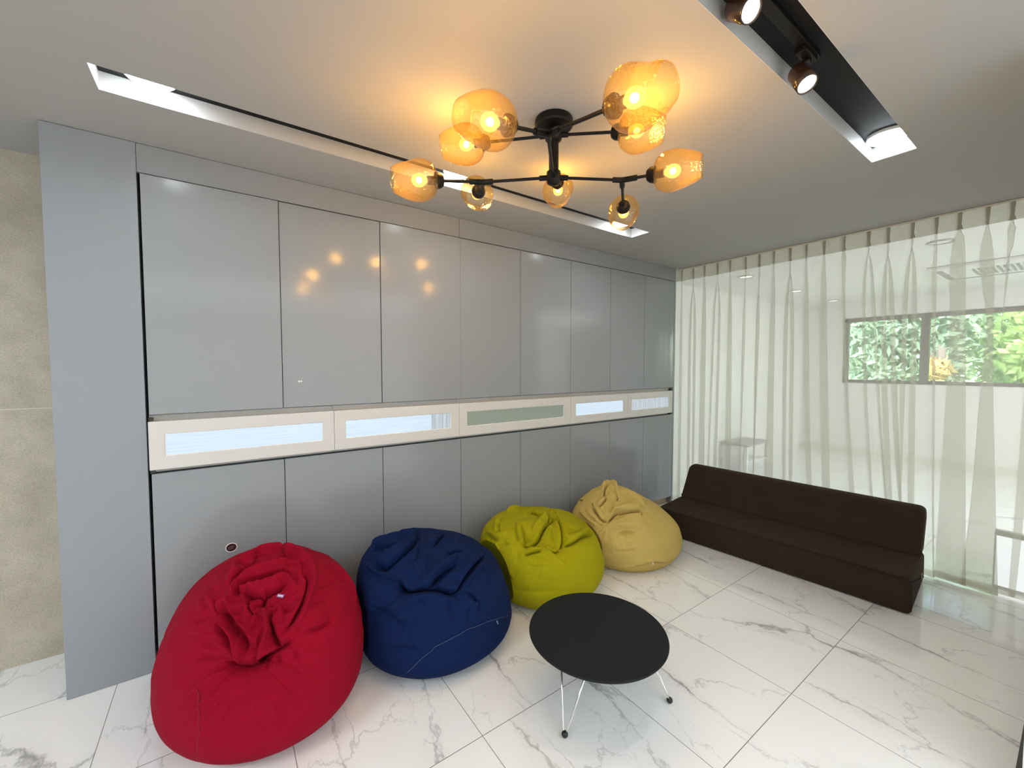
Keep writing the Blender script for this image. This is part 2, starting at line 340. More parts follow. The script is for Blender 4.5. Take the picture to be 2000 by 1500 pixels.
tag(box('lighting_track', -.25, 1.66, -1.905, -1.872, H + .046, H + .0655, M_blk, bev=.002), 'black lighting track fixed inside the spotlight slot', 'track')
bm = bmesh.new()
def spot(face, d, lb):
    face = Vector(face); d = Vector(d).normalized(); L_ = .085; back = face - d * L_
    R = empty('spotlight', (back.x, -1.8885, H + .045), lb, 'spotlight', 'black track spotlights'); o = R.location.copy()
    bm = bmesh.new(); bx(bm, -.045, .045, -.017, .017, -.022, 0); mesh_obj('track_adapter', bm, M_blk, R, bev=.003)
    bm = bmesh.new(); hinge = back + d * .02 - o
    tube(bm, [(0, 0, -.02), (0, 0, (hinge.z) * .55), tuple(hinge)], .006, 10); lathe(bm, [(.011, -.012), (.011, .012)], 16, axisM((0, 0, hinge.z * .55), (0, 1, 0)), True, True)
    mesh_obj('swivel_arm', bm, M_blk, R, smooth=True)
    bm = bmesh.new(); lathe(bm, [(.012, 0), (.026, .004), (.030, .012), (.031, L_ * .6), (.031, L_), (.028, L_), (.026, L_ - .006)], 36, axisM(back - o, d), True, False); mesh_obj('lamp_head', bm, M_brz, R, smooth=True)
    bm = bmesh.new(); lathe(bm, [(.0255, L_ - .005), (.020, L_ - .002), (.008, L_)], 30, axisM(back - o, d), True, True); mesh_obj('lens', bm, M_spotf, R, smooth=True)
    lamp('spot_beam', 'SPOT', tuple(face - o + d * .01), 15, (1, .97, .93), .03, aim=d, parent=R, spot=2.2)
spot((1.192, -1.9, 2.378), (-.012, -.05, -.045), 'black cylindrical spotlight cut by the top edge of the photo')
spot((1.573, -1.9, 2.330), (-.017, -.041, -.074), 'black cylindrical spotlight hanging midway along the dark ceiling slot')

# ---------------------------------------------------------------- chandelier
M_lampblk = pmat('matte_black_lamp_metal', (.007, .0055, .005), .42, spec=.22)
def glass_mat():
    m, t, b = newmat('amber_glass'); t.nodes.remove(b); N, Lk = t.nodes.new, t.links.new
    tr = N('ShaderNodeBsdfTransparent'); tr.inputs[0].default_value = (.985, .86, .56, 1)
    tl = N('ShaderNodeBsdfTranslucent'); tl.inputs[0].default_value = (1, .60, .13, 1)
    gl = N('ShaderNodeBsdfGlossy'); gl.inputs['Roughness'].default_value = .03; gl.inputs[0].default_value = (1, .93, .8, 1)
    lw = N('ShaderNodeLayerWeight'); lw.inputs[0].default_value = .35; pw = N('ShaderNodeMath'); pw.operation = 'POWER'; pw.inputs[1].default_value = 1.8; Lk(lw.outputs['Facing'], pw.inputs[0])
    tint = N('ShaderNodeMix'); tint.data_type = 'RGBA'; tint.inputs[6].default_value = (.975, .87, .60, 1); tint.inputs[7].default_value = (.70, .38, .08, 1)
    Lk(pw.outputs[0], tint.inputs[0]); Lk(tint.outputs[2], tr.inputs[0])
    fr = N('ShaderNodeFresnel'); 
    gg = N('ShaderNodeNewGeometry'); mr = N('ShaderNodeMapRange'); mr.inputs[3].default_value = 1.75; mr.inputs[4].default_value = 1 / 1.35; Lk(gg.outputs['Backfacing'], mr.inputs[0]); Lk(mr.outputs[0], fr.inputs[0])
    m1 = N('ShaderNodeMixShader'); m1.inputs[0].default_value = .035; Lk(tr.outputs[0], m1.inputs[1]); Lk(tl.outputs[0], m1.inputs[2])
    m2 = N('ShaderNodeMixShader'); Lk(fr.outputs[0], m2.inputs[0]); Lk(m1.outputs[0], m2.inputs[1]); Lk(gl.outputs[0], m2.inputs[2])
    nz = N('ShaderNodeTexNoise'); nz.inputs['Scale'].default_value = 14; nz.inputs['Detail'].default_value = 1
    bp = N('ShaderNodeBump'); bp.inputs['Strength'].default_value = .4; bp.inputs['Distance'].default_value = .01; Lk(nz.outputs['Fac'], bp.inputs['Height'])
    Lk(bp.outputs['Normal'], gl.inputs['Normal']); Lk(m2.outputs[0], t.nodes['Material Output'].inputs[0])
    return m
M_amber = glass_mat(); M_fil = emis('glowing_filament', (1, .70, .32), 26)
M_bulb, t, bb_ = newmat('warm_bulb_glass'); t.nodes.remove(bb_)
_t = t.nodes.new('ShaderNodeBsdfTransparent'); _t.inputs[0].default_value = (1, .92, .75, 1); _e = t.nodes.new('ShaderNodeEmission'); _e.inputs[0].default_value = (1, .62, .18, 1); _e.inputs[1].default_value = 2.4
_m = t.nodes.new('ShaderNodeMixShader'); _m.inputs[0].default_value = .55; t.links.new(_t.outputs[0], _m.inputs[1]); t.links.new(_e.outputs[0], _m.inputs[2]); t.links.new(_m.outputs[0], t.nodes['Material Output'].inputs[0])
CX, CY = 1.112, -1.185
CH = empty('chandelier', (CX, CY, H), 'black branching ceiling lamp with nine lit amber glass shades', 'chandelier')
OV = Vector((CX, CY, H))
bm = bmesh.new(); lathe(bm, [(.074, -.0005), (.076, -.006), (.076, -.026), (.070, -.032), (.03, -.034)], 48, None, True, True); bmesh.ops.recalc_face_normals(bm, faces=bm.faces); mesh_obj('canopy', bm, M_lampblk, CH, smooth=True, bev=.001)
bm = bmesh.new(); tube(bm, [(0, 0, -.03), (0, 0, -.245)], .0195, 24); mesh_obj('stem', bm, M_lampblk, CH, smooth=True, bev=.002)
HU = Vector((0, 0, -.060)); HL = Vector((0, 0, -.226))
Jn = {'J1': (.857, -1.449, 2.149), 'JL': (.871, -1.042, 2.150), 'JR': (1.295, -1.379, 2.144)}
Jn = {k: Vector(v) - OV for k, v in Jn.items()}
SH = [('J1', (.614, -1.476, 2.094)), ('HU', (.788, -1.025, 2.277)), ('J1', (.847, -1.802, 2.077)), ('HU', (1.298, -1.459, 2.297)), ('JL', (.610, -.982, 2.113)),
      ('JL', (.987, -.789, 2.214)), ('JR', (1.377, -1.561, 2.134)), ('JR', (1.572, -1.159, 2.140)), ('HU', (1.397, -.891, 2.291))]
bm = bmesh.new(); lathe(bm, [(.02, -.085), (.031, -.08), (.034, -.06), (.031, -.042), (.02, -.038)], 24, None, True, True); bmesh.ops.recalc_face_normals(bm, faces=bm.faces); mesh_obj('hub', bm, M_lampblk, CH, smooth=True)
bm = bmesh.new(); lathe(bm, [(.012, -.256), (.026, -.25), (.030, -.23), (.028, -.205), (.0198, -.2)], 24, None, True, True); bmesh.ops.recalc_face_normals(bm, faces=bm.faces); mesh_obj('hub', bm, M_lampblk, CH, smooth=True)
def arm(a, b_, name='arm'):
    bm = bmesh.new(); d = (b_ - a).normalized(); tube(bm, [a, b_], .0058, 12)
    tube(bm, [a + d * .012, a + d * .058], .0105, 14)
    return mesh_obj(name, bm, M_lampblk, CH, smooth=False)
for k, J in Jn.items():
    arm(HL, J); ds = [(Vector(c) - OV - J).normalized() for kk, c in SH if kk == k] + [(HL - J).normalized()]
    bm = bmesh.new()
    for d in ds: tube(bm, [J - d * .004, J + d * .036], .0105, 14)
    mesh_obj('joint', bm, M_lampblk, CH)
rnd = random.Random(4)
def shade_mesh(seed):
    rr = random.Random(seed); ph = [rr.uniform(0, 2 * PI) for _ in range(4)]; sq = rr.uniform(.8, 1.2)
    def f(a, z):
        g = math.exp(-((z - .105) / .035) ** 2)
        v = 1 + .05 * math.cos(2 * (a - ph[0])) * min(1, z / .05)
        for p in ph[1:3]:
            da = math.atan2(math.sin(a - p), math.cos(a - p)); v -= .17 * sq * g * math.exp(-(da / .75) ** 2)
        return v
    prof = [(.027, 0), (.040, .003), (.055, .012), (.067, .028), (.074, .048), (.0765, .068), (.0745, .088), (.069, .108), (.0615, .128), (.053, .146), (.046, .158), (.0425, .164)]
    P = []
    for (r0, z0), (r1, z1) in zip(prof[:-1], prof[1:]): P += [(r0, z0), ((r0 + r1) / 2, (z0 + z1) / 2)]
    P.append(prof[-1]); P += [(.0418, .1645), (.0412, .163)]
    bm = bmesh.new(); lathe(bm, P, 48, None, False, False, f); bmesh.ops.recalc_face_normals(bm, faces=bm.faces)
    return bm
for i, (k, c) in enumerate(SH):
    cc = Vector(c) - OV; J = HU if k == 'HU' else Jn[k]; d = (cc - J).normalized(); base = cc - d * .078
    arm(J, base + d * .002)
    Mx = axisM(base, d) @ Matrix.Rotation(i * 1.3, 4, 'Z')
    s = mesh_obj('glass_shade', shade_mesh(i), M_amber, CH, smooth=True); s.matrix_local = Mx
    bm = bmesh.new(); lathe(bm, [(.008, -.030), (.020, -.026), (.028, -.014), (.0305, 0), (.0305, .003), (.016, .004), (.016, .034), (.012, .036)], 28, None, True, True); bmesh.ops.recalc_face_normals(bm, faces=bm.faces); mesh_obj('socket', bm, M_lampblk, s, smooth=True, bev=.0008)
    bm = bmesh.new(); lathe(bm, [(.009, .036), (.013, .042), (.021, .052), (.0245, .064), (.023, .077), (.016, .088), (.006, .0935), (.001, .094)], 24, None, True, True); bmesh.ops.recalc_face_normals(bm, faces=bm.faces); bl = mesh_obj('bulb', bm, M_bulb, s, smooth=True)
    bm = bmesh.new(); bmesh.ops.create_uvsphere(bm, u_segments=16, v_segments=12, radius=.0115, matrix=Matrix.Translation((0, 0, .066))); mesh_obj('filament', bm, M_fil, s, smooth=True)
    lamp('bulb_glow', 'POINT', (0, 0, .108), 2.8, (1, .545, .12), .012, parent=s)

# ---------------------------------------------------------------- curtain
def sheer_mat(name, col, tr, trans=.5):
    m, t, b = newmat(name); t.nodes.remove(b); N, Lk = t.nodes.new, t.links.new
    T = N('ShaderNodeBsdfTransparent'); T.inputs[0].default_value = (.99, .99, .97, 1)
    D = N('ShaderNodeBsdfDiffuse'); D.inputs[0].default_value = (*col, 1); L2 = N('ShaderNodeBsdfTranslucent'); L2.inputs[0].default_value = (*col, 1)
    g = N('ShaderNodeNewGeometry'); mp = N('ShaderNodeMapping'); mp.inputs['Scale'].default_value = (1, 1, .08); Lk(g.outputs['Position'], mp.inputs[0])
    n = N('ShaderNodeTexNoise'); n.inputs['Scale'].default_value = 60; n.inputs['Detail'].default_value = 3; Lk(mp.outputs[0], n.inputs['Vector'])
    mr = N('ShaderNodeMapRange'); mr.inputs[3].default_value = tr - .05; mr.inputs[4].default_value = tr + .05; Lk(n.outputs['Fac'], mr.inputs[0])
    a = N('ShaderNodeMixShader'); a.inputs[0].default_value = trans; Lk(D.outputs[0], a.inputs[1]); Lk(L2.outputs[0], a.inputs[2])
    c = N('ShaderNodeMixShader'); c.inputs[0].default_value = tr; Lk(a.outputs[0], c.inputs[1]); Lk(T.outputs[0], c.inputs[2])
    Lk(c.outputs[0], t.nodes['Material Output'].inputs[0]); return m
M_sheer = sheer_mat('sheer_voile', (.66, .65, .60), .65); M_tape = sheer_mat('header_tape', (.54, .52, .44), .28, .4)
CUX = 3.862
PY = [-.018, -.141, -.258, -.387, -.504, -.641, -.757, -.871, -.995, -1.109, -1.229, -1.353, -1.498, -1.605, -1.73, -1.844, -1.948, -2.065, -2.162, -2.28]
PL = []
rc = random.Random(11)
SPLIT = {1, 3, 5, 6, 8, 11, 12, 13, 14, 16, 18}
WID = [.8, 1.1, 1.3, .9, 1.2, 1.0, 1.3, 1.2, 1.4, 1.0, 1.3, 2.2, .5, 1.0, .8, .6, 2.8, 2.6, 2.6, 1.4]
for i, y in enumerate(PY):
    w = WID[i]
    PL.append(dict(y=y, split=i in SPLIT, w=w, dl=rc.uniform(-.01, .012), sp=rc.uniform(.018, .035) * (1 if i in SPLIT else 0), b=rc.uniform(.8, 1.2), ph=rc.uniform(0, 6)))
ZT = 2.392; ZH = 2.285
def curtain_pt(s, z, dx=0):
    # s = arc coordinate along y (negative direction); Z folds at the pleats
    y = -s; x = CUX; q = max(0, (ZH - z) / ZH)
    openf = 1 - math.exp(-q / .10)
    hd = 1 if z > ZH else 0
    for p in PL:
        cs = [(-p['y'] + p['dl'] * q * 2, 1)]
        if p['split'] and not hd:
            e = p['sp'] * openf
            cs = [(-p['y'] - e + p['dl'] * q * 2, .62), (-p['y'] + e + p['dl'] * q * 3, .62)]
        for c, k in cs:
            base = .0048 + .0045 * min(1, max(0, (z - ZH) / .1)) if hd else .0048
            wd = base + (.0130 * openf + .006 * q) * p['w'] * k
            A = wd * 5.2; u = (s - c) / (wd * 1.55)
            if abs(u) > 3.2: continue
            g = math.exp(-u * u)
            y += A * u * g * 1.0
            x += (.010 + .010 * openf) * p['b'] * u * math.exp(-u * u * .5) * k
    x += .006 * math.sin(9 * s + 2 * z) * q + .004 * math.sin(23 * s - 1.3 * z) * q
    # gathered sideways around the end of the sofa
    y -= .13 * q ** 1.6 * math.exp(-((s - 1.42) / .36) ** 2)
    x += .02 * q * q * math.exp(-((s - 2.1) / .3) ** 2) * math.sin(20 * s)
    return x + dx, y, z
def sheet(name, z0, z1, nz, mat, dx, s0=-.07, s1=2.345, parent=None, n=1500):
    bm = bmesh.new(); rows = []
    for j in range(nz + 1):
        z = z0 + (z1 - z0) * j / nz
        rows.append([bm.verts.new(curtain_pt(s0 + (s1 - s0) * i / n, z if j < nz or z1 < 2.3 else z1, dx)) for i in range(n + 1)])
    for A, B in zip(rows[:-1], rows[1:]):
        for i in range(n): bm.faces.new((A[i], A[i + 1], B[i + 1], B[i]))
    return mesh_obj(name, bm, mat, parent, smooth=True)
cu = empty('sheer_curtain', (CUX, -1.15, 0), 'off-white sheer pinch-pleated curtain hanging from the ceiling behind the brown sofa', 'curtain')
def reparent(o): o.parent = cu; o.matrix_parent_inverse = Matrix.Translation((-CUX, 1.15, 0)); return o
reparent(sheet('cloth', .012, ZT, 46, M_sheer, 0))
reparent(sheet('header_tape', ZH, ZT + .001, 3, M_tape, -.002))
reparent(sheet('hem', .012, .055, 2, sheer_mat('hem_cloth', (.78, .77, .70), .55), -.0015))
R = empty('curtain_rail', (CUX, -1.15, H), 'slim white curtain rail along the ceiling above the sheer curtain', 'curtain rail')
bm = bmesh.new(); bx(bm, -.012, .012, -1.225, 1.150, -.011, -.0005); mesh_obj('rail', bm, pmat('rail_white', (.75, .72, .64), .35), R, bev=.002)

# ---------------------------------------------------------------- bean bags
BAG = {'red': [0.1208, -0.4623, 0.3725, 0.4342, 0.3384, 0.5774, 0.043, 0.0644, 0.2978, 2.4166, -0.0459, 0.0452],
'blue': [0.922, -0.5006, 0.3801, 0.4279, -1.0439, 0.4989, -0.0416, 0.0859, 0.2, 3.1534, -0.3301, -0.0769],
'olive': [1.6909, -0.4685, 0.4098, 0.3694, 0.1152, 0.4565, -0.0396, 0.1024, 0.4354, 2.7005, -0.0921, -0.0763],
'yellow': [2.4849, -0.4945, 0.431, 0.3768, -0.0155, 0.5, -0.0537, 0.1435, 0.4252, 1.5018, -0.1159, 0.0413]}
# fold lines: (width mm, height mm, points on the bag)
FOLDS = {
 'red': [
  (70, -40, [[0.04,-0.769,0.401],[0.077,-0.782,0.403]]),
  (75, -28, [[0.068,-0.623,0.525],[0.138,-0.667,0.514],[0.169,-0.708,0.49]]),
  (14, 14, [[-0.066,-0.437,0.528],[-0.058,-0.524,0.513],[-0.03,-0.614,0.491],[0.002,-0.681,0.465],[0.031,-0.74,0.429],[0.061,-0.776,0.403]]),
  (16, -24, [[-0.044,-0.617,0.48],[-0.014,-0.681,0.457],[0.012,-0.742,0.416],[0.028,-0.772,0.39]]),
  (15, 22, [[-0.006,-0.544,0.532],[0.006,-0.467,0.555],[0.034,-0.404,0.568],[0.084,-0.353,0.577],[0.142,-0.328,0.578],[0.212,-0.356,0.575],[0.255,-0.429,0.569],[0.285,-0.511,0.553],[0.292,-0.594,0.529],[0.267,-0.673,0.5],[0.228,-0.734,0.465],[0.19,-0.773,0.432]]),
  (13, 18, [[-0.006,-0.544,0.532],[-0.001,-0.59,0.517],[0.029,-0.667,0.488],[0.059,-0.723,0.459],[0.091,-0.766,0.427]]),
  (16, -24, [[-0.018,-0.575,0.516],[0.008,-0.646,0.493],[0.039,-0.709,0.462],[0.073,-0.759,0.429]]),
  (15, -26, [[0.01,-0.509,0.548],[0.048,-0.455,0.567],[0.093,-0.423,0.576],[0.177,-0.083,0.464],[0.208,-0.425,0.575],[0.251,-0.515,0.56]]),
  (11, 16, [[0.008,-0.596,0.518],[0.011,-0.542,0.539],[0.031,-0.501,0.556],[0.073,-0.479,0.568],[0.12,-0.477,0.572],[0.165,-0.484,0.572],[0.226,-0.484,0.568],[0.251,-0.522,0.559],[0.245,-0.59,0.542]]),
  (12, -20, [[0.026,-0.571,0.534],[0.036,-0.529,0.55],[0.078,-0.515,0.562],[0.135,-0.52,0.566],[0.188,-0.527,0.565],[0.223,-0.546,0.558]]),
  (10, 18, [[0.04,-0.544,0.547],[0.074,-0.562,0.55],[0.13,-0.575,0.552],[0.18,-0.57,0.555],[0.198,-0.589,0.548],[0.228,-0.631,0.529]]),
  (12, -28, [[0.046,-0.569,0.541],[0.09,-0.601,0.539],[0.146,-0.612,0.541],[0.195,-0.601,0.544]]),
  (8, 14, [[0.043,-0.563,0.542],[0.046,-0.608,0.526],[0.056,-0.655,0.505],[0.067,-0.684,0.49]]),
  (8, -14, [[0.055,-0.594,0.534],[0.058,-0.637,0.516],[0.075,-0.685,0.492]]),
  (8, 12, [[0.066,-0.602,0.534],[0.067,-0.642,0.515],[0.075,-0.683,0.494],[0.092,-0.702,0.485]]),
  (9, 18, [[0.098,-0.657,0.514],[0.109,-0.698,0.491],[0.109,-0.737,0.461],[0.107,-0.777,0.42]]),
  (14, -22, [[0.089,-0.651,0.516],[0.107,-0.624,0.532],[0.12,-0.623,0.534]]),
  (12, -26, [[0.125,-0.692,0.498],[0.131,-0.728,0.472],[0.139,-0.76,0.445],[0.15,-0.778,0.426],[0.167,-0.792,0.411]]),
  (9, 14, [[0.119,-0.675,0.508],[0.156,-0.684,0.505],[0.167,-0.712,0.487],[0.184,-0.726,0.476],[0.206,-0.711,0.487],[0.223,-0.675,0.508]]),
  (12, -18, [[0.263,-0.567,0.546],[0.263,-0.626,0.525],[0.241,-0.686,0.498],[0.206,-0.731,0.471],[0.178,-0.765,0.442]]),
  (30, -50, [[0.027,-0.768,0.394],[0.048,-0.784,0.386],[0.069,-0.789,0.391]]),
  (14, -20, [[-0.032,-0.738,0.386],[-0.002,-0.759,0.385],[0.052,-0.787,0.384],[0.093,-0.794,0.394],[0.155,-0.796,0.405],[0.188,-0.795,0.407]]),
  (8, -10, [[0.104,-0.803,0.384],[0.101,-0.815,0.364],[0.095,-0.827,0.338]]),
  (8, -8, [[-0.001,-0.763,0.38],[-0.015,-0.767,0.362],[-0.027,-0.772,0.339]]),
  (8, -9, [[-0.113,-0.654,0.388],[-0.078,-0.691,0.392],[-0.032,-0.733,0.391]]),
  (9, -9, [[-0.1,-0.634,0.421],[-0.065,-0.678,0.42],[-0.027,-0.721,0.41]]),
  (8, -7, [[-0.084,-0.716,0.353],[-0.057,-0.733,0.365],[-0.021,-0.75,0.381]]),
  (8, -8, [[-0.119,-0.538,0.461],[-0.092,-0.564,0.473],[-0.051,-0.588,0.492]]),
  (8, -7, [[-0.128,-0.575,0.432],[-0.089,-0.627,0.438],[-0.043,-0.678,0.438]]),
  (9, -11, [[0.226,-0.783,0.416],[0.263,-0.776,0.414],[0.305,-0.761,0.41],[0.349,-0.741,0.4]]),
  (8, 8, [[0.228,-0.776,0.425],[0.264,-0.768,0.423],[0.307,-0.754,0.417]]),
  (8, -8, [[0.294,-0.739,0.44],[0.335,-0.729,0.426],[0.381,-0.704,0.41]]),
  (8, -8, [[0.258,-0.705,0.481],[0.311,-0.69,0.472],[0.368,-0.657,0.46]]),
  (8, -8, [[0.292,-0.637,0.511],[0.334,-0.626,0.499],[0.385,-0.583,0.488]]),
  (8, 10, [[0.377,-0.447,0.523],[0.423,-0.504,0.479],[0.458,-0.547,0.422],[0.463,-0.597,0.385],[0.446,-0.662,0.358]]),
  (10, -10, [[0.361,-0.497,0.527],[0.402,-0.548,0.487],[0.429,-0.59,0.442],[0.427,-0.651,0.403]]),
  (10, 12, [[-0.09,-0.443,0.512],[-0.085,-0.531,0.493],[-0.071,-0.574,0.484]]),
  (10, -14, [[-0.034,-0.549,0.518],[-0.04,-0.58,0.502],[-0.03,-0.614,0.491]]),
  (9, 12, [[-0.016,-0.551,0.525],[-0.026,-0.584,0.507]]),
  (9, -10, [[0.14,-0.802,0.395],[0.145,-0.818,0.372],[0.146,-0.831,0.348]]),
  (8, -8, [[0.204,-0.808,0.387],[0.203,-0.821,0.365],[0.195,-0.831,0.348]]),
],
 'blue': [
  (60, -42, [[0.647,-0.717,0.426],[0.74,-0.765,0.418],[0.839,-0.8,0.385]]),
  (50, -22, [[0.565,-0.55,0.468],[0.594,-0.639,0.452]]),
  (60, 18, [[0.641,-0.761,0.357],[0.769,-0.82,0.342]]),
  (20, -48, [[0.623,-0.67,0.452],[0.643,-0.705,0.435],[0.663,-0.733,0.42],[0.705,-0.749,0.424],[0.752,-0.764,0.422],[0.799,-0.779,0.411],[0.839,-0.798,0.387],[0.855,-0.808,0.372]]),
  (14, -30, [[0.853,-0.807,0.374],[0.897,-0.783,0.397],[0.976,-0.728,0.421],[1.06,-0.667,0.419],[1.175,-0.559,0.391]]),
  (10, 14, [[0.869,-0.815,0.359],[0.916,-0.789,0.384],[1.01,-0.729,0.404],[1.156,-0.588,0.395]]),
  (16, -26, [[0.744,-0.749,0.435],[0.791,-0.737,0.451],[0.85,-0.717,0.461],[0.933,-0.69,0.458]]),
  (14, 16, [[0.723,-0.729,0.449],[0.792,-0.709,0.47],[0.878,-0.683,0.474],[0.971,-0.646,0.465]]),
  (14, -14, [[0.901,-0.644,0.483],[0.953,-0.62,0.477],[1.001,-0.616,0.464]]),
  (12, 18, [[0.551,-0.465,0.465],[0.565,-0.566,0.463],[0.598,-0.632,0.459],[0.624,-0.665,0.457]]),
  (24, -34, [[0.605,-0.394,0.498],[0.641,-0.428,0.515],[0.673,-0.445,0.522],[0.705,-0.485,0.523]]),
  (16, -30, [[0.566,-0.528,0.475],[0.596,-0.57,0.485],[0.627,-0.577,0.499],[0.675,-0.565,0.514],[0.73,-0.53,0.521],[0.798,-0.457,0.517],[0.862,-0.335,0.501]]),
  (12, 16, [[0.592,-0.385,0.488],[0.642,-0.364,0.507],[0.72,-0.375,0.519],[0.826,-0.354,0.508],[0.894,-0.296,0.493]]),
  (10, 16, [[0.575,-0.516,0.484],[0.624,-0.536,0.506],[0.675,-0.519,0.52],[0.716,-0.495,0.523]]),
  (28, 22, [[0.662,-0.751,0.396],[0.7,-0.765,0.402],[0.755,-0.779,0.405],[0.791,-0.797,0.387],[0.829,-0.812,0.367]]),
  (10, -16, [[0.917,-0.807,0.36],[0.958,-0.813,0.333],[0.968,-0.827,0.3],[0.948,-0.849,0.253]]),
  (10, -9, [[0.918,-0.837,0.302],[0.904,-0.851,0.271],[0.893,-0.862,0.238]]),
  (3, -5, [[0.622,-0.795,0.089],[0.663,-0.824,0.141],[0.729,-0.85,0.191],[0.804,-0.865,0.214],[0.894,-0.867,0.219],[1.032,-0.839,0.2],[1.189,-0.758,0.117]]),
  (30, -14, [[0.533,-0.65,0.325],[0.567,-0.703,0.33],[0.594,-0.742,0.308]]),
  (30, 10, [[0.536,-0.579,0.416],[0.56,-0.633,0.417],[0.585,-0.67,0.416]]),
  (14, -14, [[0.857,-0.565,0.506],[0.969,-0.419,0.487],[0.99,-0.425,0.483]]),
  (12, 12, [[0.85,-0.62,0.499],[0.936,-0.517,0.494],[0.999,-0.489,0.481]]),
  (12, -12, [[0.708,-0.644,0.496],[0.758,-0.603,0.511],[0.81,-0.473,0.515]]),
  (12, -10, [[1.068,-0.678,0.408],[1.086,-0.721,0.364],[1.07,-0.769,0.321]]),
  (10, -9, [[0.669,-0.77,0.37],[0.701,-0.783,0.375],[0.724,-0.798,0.363]]),
  (10, -9, [[0.803,-0.808,0.372],[0.822,-0.826,0.341],[0.804,-0.838,0.31]]),
  (12, -10, [[0.552,-0.713,0.171],[0.605,-0.775,0.192],[0.665,-0.82,0.19]]),
  (10, -9, [[0.599,-0.661,0.44],[0.614,-0.691,0.426],[0.622,-0.717,0.405]]),
],
 'olive': [
  (60, -34, [[1.455,-0.571,0.426],[1.572,-0.637,0.421],[1.597,-0.696,0.39]]),
  (14, -34, [[1.393,-0.592,0.392],[1.445,-0.609,0.407],[1.505,-0.598,0.427],[1.582,-0.563,0.445],[1.67,-0.527,0.449]]),
  (12, -40, [[1.66,-0.268,0.448],[1.651,-0.366,0.455],[1.669,-0.45,0.455],[1.673,-0.515,0.451],[1.731,-0.497,0.448]]),
  (12, -34, [[1.734,-0.495,0.447],[1.674,-0.605,0.432],[1.636,-0.676,0.403],[1.597,-0.721,0.369]]),
  (14, -24, [[1.394,-0.601,0.387],[1.445,-0.626,0.399],[1.501,-0.671,0.389],[1.548,-0.717,0.364],[1.59,-0.725,0.364]]),
  (12, 16, [[1.707,-0.475,0.451],[1.795,-0.424,0.443],[1.689,-0.619,0.427],[1.658,-0.697,0.389]]),
  (10, -20, [[1.349,-0.43,0.412],[1.397,-0.359,0.433],[1.459,-0.306,0.444]]),
  (12, 14, [[1.344,-0.397,0.41],[1.388,-0.331,0.427],[1.466,-0.256,0.436]]),
  (12, -12, [[1.305,-0.363,0.371],[1.316,-0.46,0.383],[1.354,-0.494,0.405]]),
  (14, 14, [[1.326,-0.315,0.382],[1.334,-0.431,0.402],[1.385,-0.473,0.425]]),
  (14, -22, [[1.62,-0.716,0.375],[1.706,-0.711,0.375],[1.811,-0.677,0.373],[1.935,-0.636,0.336]]),
  (14, 14, [[1.655,-0.688,0.396],[1.764,-0.676,0.388],[1.914,-0.612,0.366]]),
  (12, 18, [[1.472,-0.443,0.451],[1.413,-0.535,0.423],[1.396,-0.581,0.399]]),
  (10, -16, [[1.484,-0.472,0.45],[1.439,-0.544,0.429],[1.41,-0.594,0.4]]),
  (10, -18, [[1.379,-0.638,0.346],[1.422,-0.659,0.363],[1.472,-0.682,0.371]]),
  (10, 14, [[1.393,-0.626,0.37],[1.444,-0.652,0.381],[1.503,-0.691,0.375],[1.544,-0.728,0.352]]),
  (10, 14, [[1.501,-0.553,0.44],[1.594,-0.508,0.454],[1.675,-0.463,0.454]]),
  (10, 14, [[1.528,-0.616,0.424],[1.618,-0.587,0.44],[1.603,-0.649,0.417],[1.59,-0.713,0.375]]),
  (14, -12, [[1.293,-0.524,0.322],[1.301,-0.491,0.357],[1.333,-0.516,0.383],[1.356,-0.556,0.385]]),
  (14, -10, [[1.283,-0.525,0.284],[1.294,-0.571,0.241],[1.315,-0.616,0.195]]),
  (12, 14, [[1.556,-0.196,0.434],[1.629,-0.195,0.436],[1.633,-0.27,0.449],[1.579,-0.38,0.457]]),
  (12, 12, [[1.288,-0.505,0.323],[1.304,-0.465,0.368],[1.335,-0.496,0.392]]),
  (60, -25, [[1.467,-0.601,0.418],[1.511,-0.637,0.412],[1.557,-0.675,0.399]]),
  (10, -9, [[1.406,-0.678,0.327],[1.453,-0.705,0.334],[1.516,-0.741,0.323]]),
  (14, -8, [[1.31,-0.6,0.152],[1.407,-0.724,0.158],[1.528,-0.792,0.16]]),
  (10, -8, [[1.36,-0.653,0.3],[1.415,-0.705,0.291],[1.488,-0.748,0.288]]),
],
 'yellow': [
  (45, -26, [[2.152,-0.517,0.367],[2.251,-0.601,0.38]]),
  (40, 22, [[2.356,-0.367,0.495],[2.405,-0.402,0.496]]),
  (10, -26, [[2.267,-0.423,0.457],[2.322,-0.379,0.484],[2.39,-0.361,0.502]]),
  (12, 18, [[2.326,-0.351,0.486],[2.417,-0.339,0.505],[2.43,-0.381,0.501],[2.359,-0.48,0.466]]),
  (10, -18, [[2.179,-0.389,0.412],[2.153,-0.455,0.386],[2.145,-0.512,0.363],[2.149,-0.566,0.343]]),
  (10, 14, [[2.189,-0.398,0.418],[2.172,-0.471,0.396],[2.169,-0.525,0.376]]),
  (12, -30, [[2.147,-0.569,0.339],[2.195,-0.56,0.376],[2.247,-0.565,0.398],[2.312,-0.603,0.398],[2.403,-0.638,0.389],[2.398,-0.671,0.368]]),
  (12, 18, [[2.21,-0.533,0.396],[2.281,-0.559,0.413],[2.367,-0.592,0.414],[2.46,-0.628,0.395]]),
  (10, -20, [[2.194,-0.444,0.416],[2.237,-0.451,0.438],[2.283,-0.442,0.459]]),
  (9, 12, [[2.209,-0.417,0.429],[2.248,-0.428,0.448],[2.289,-0.42,0.467]]),
  (10, -20, [[2.371,-0.439,0.482],[2.334,-0.495,0.456],[2.333,-0.517,0.446]]),
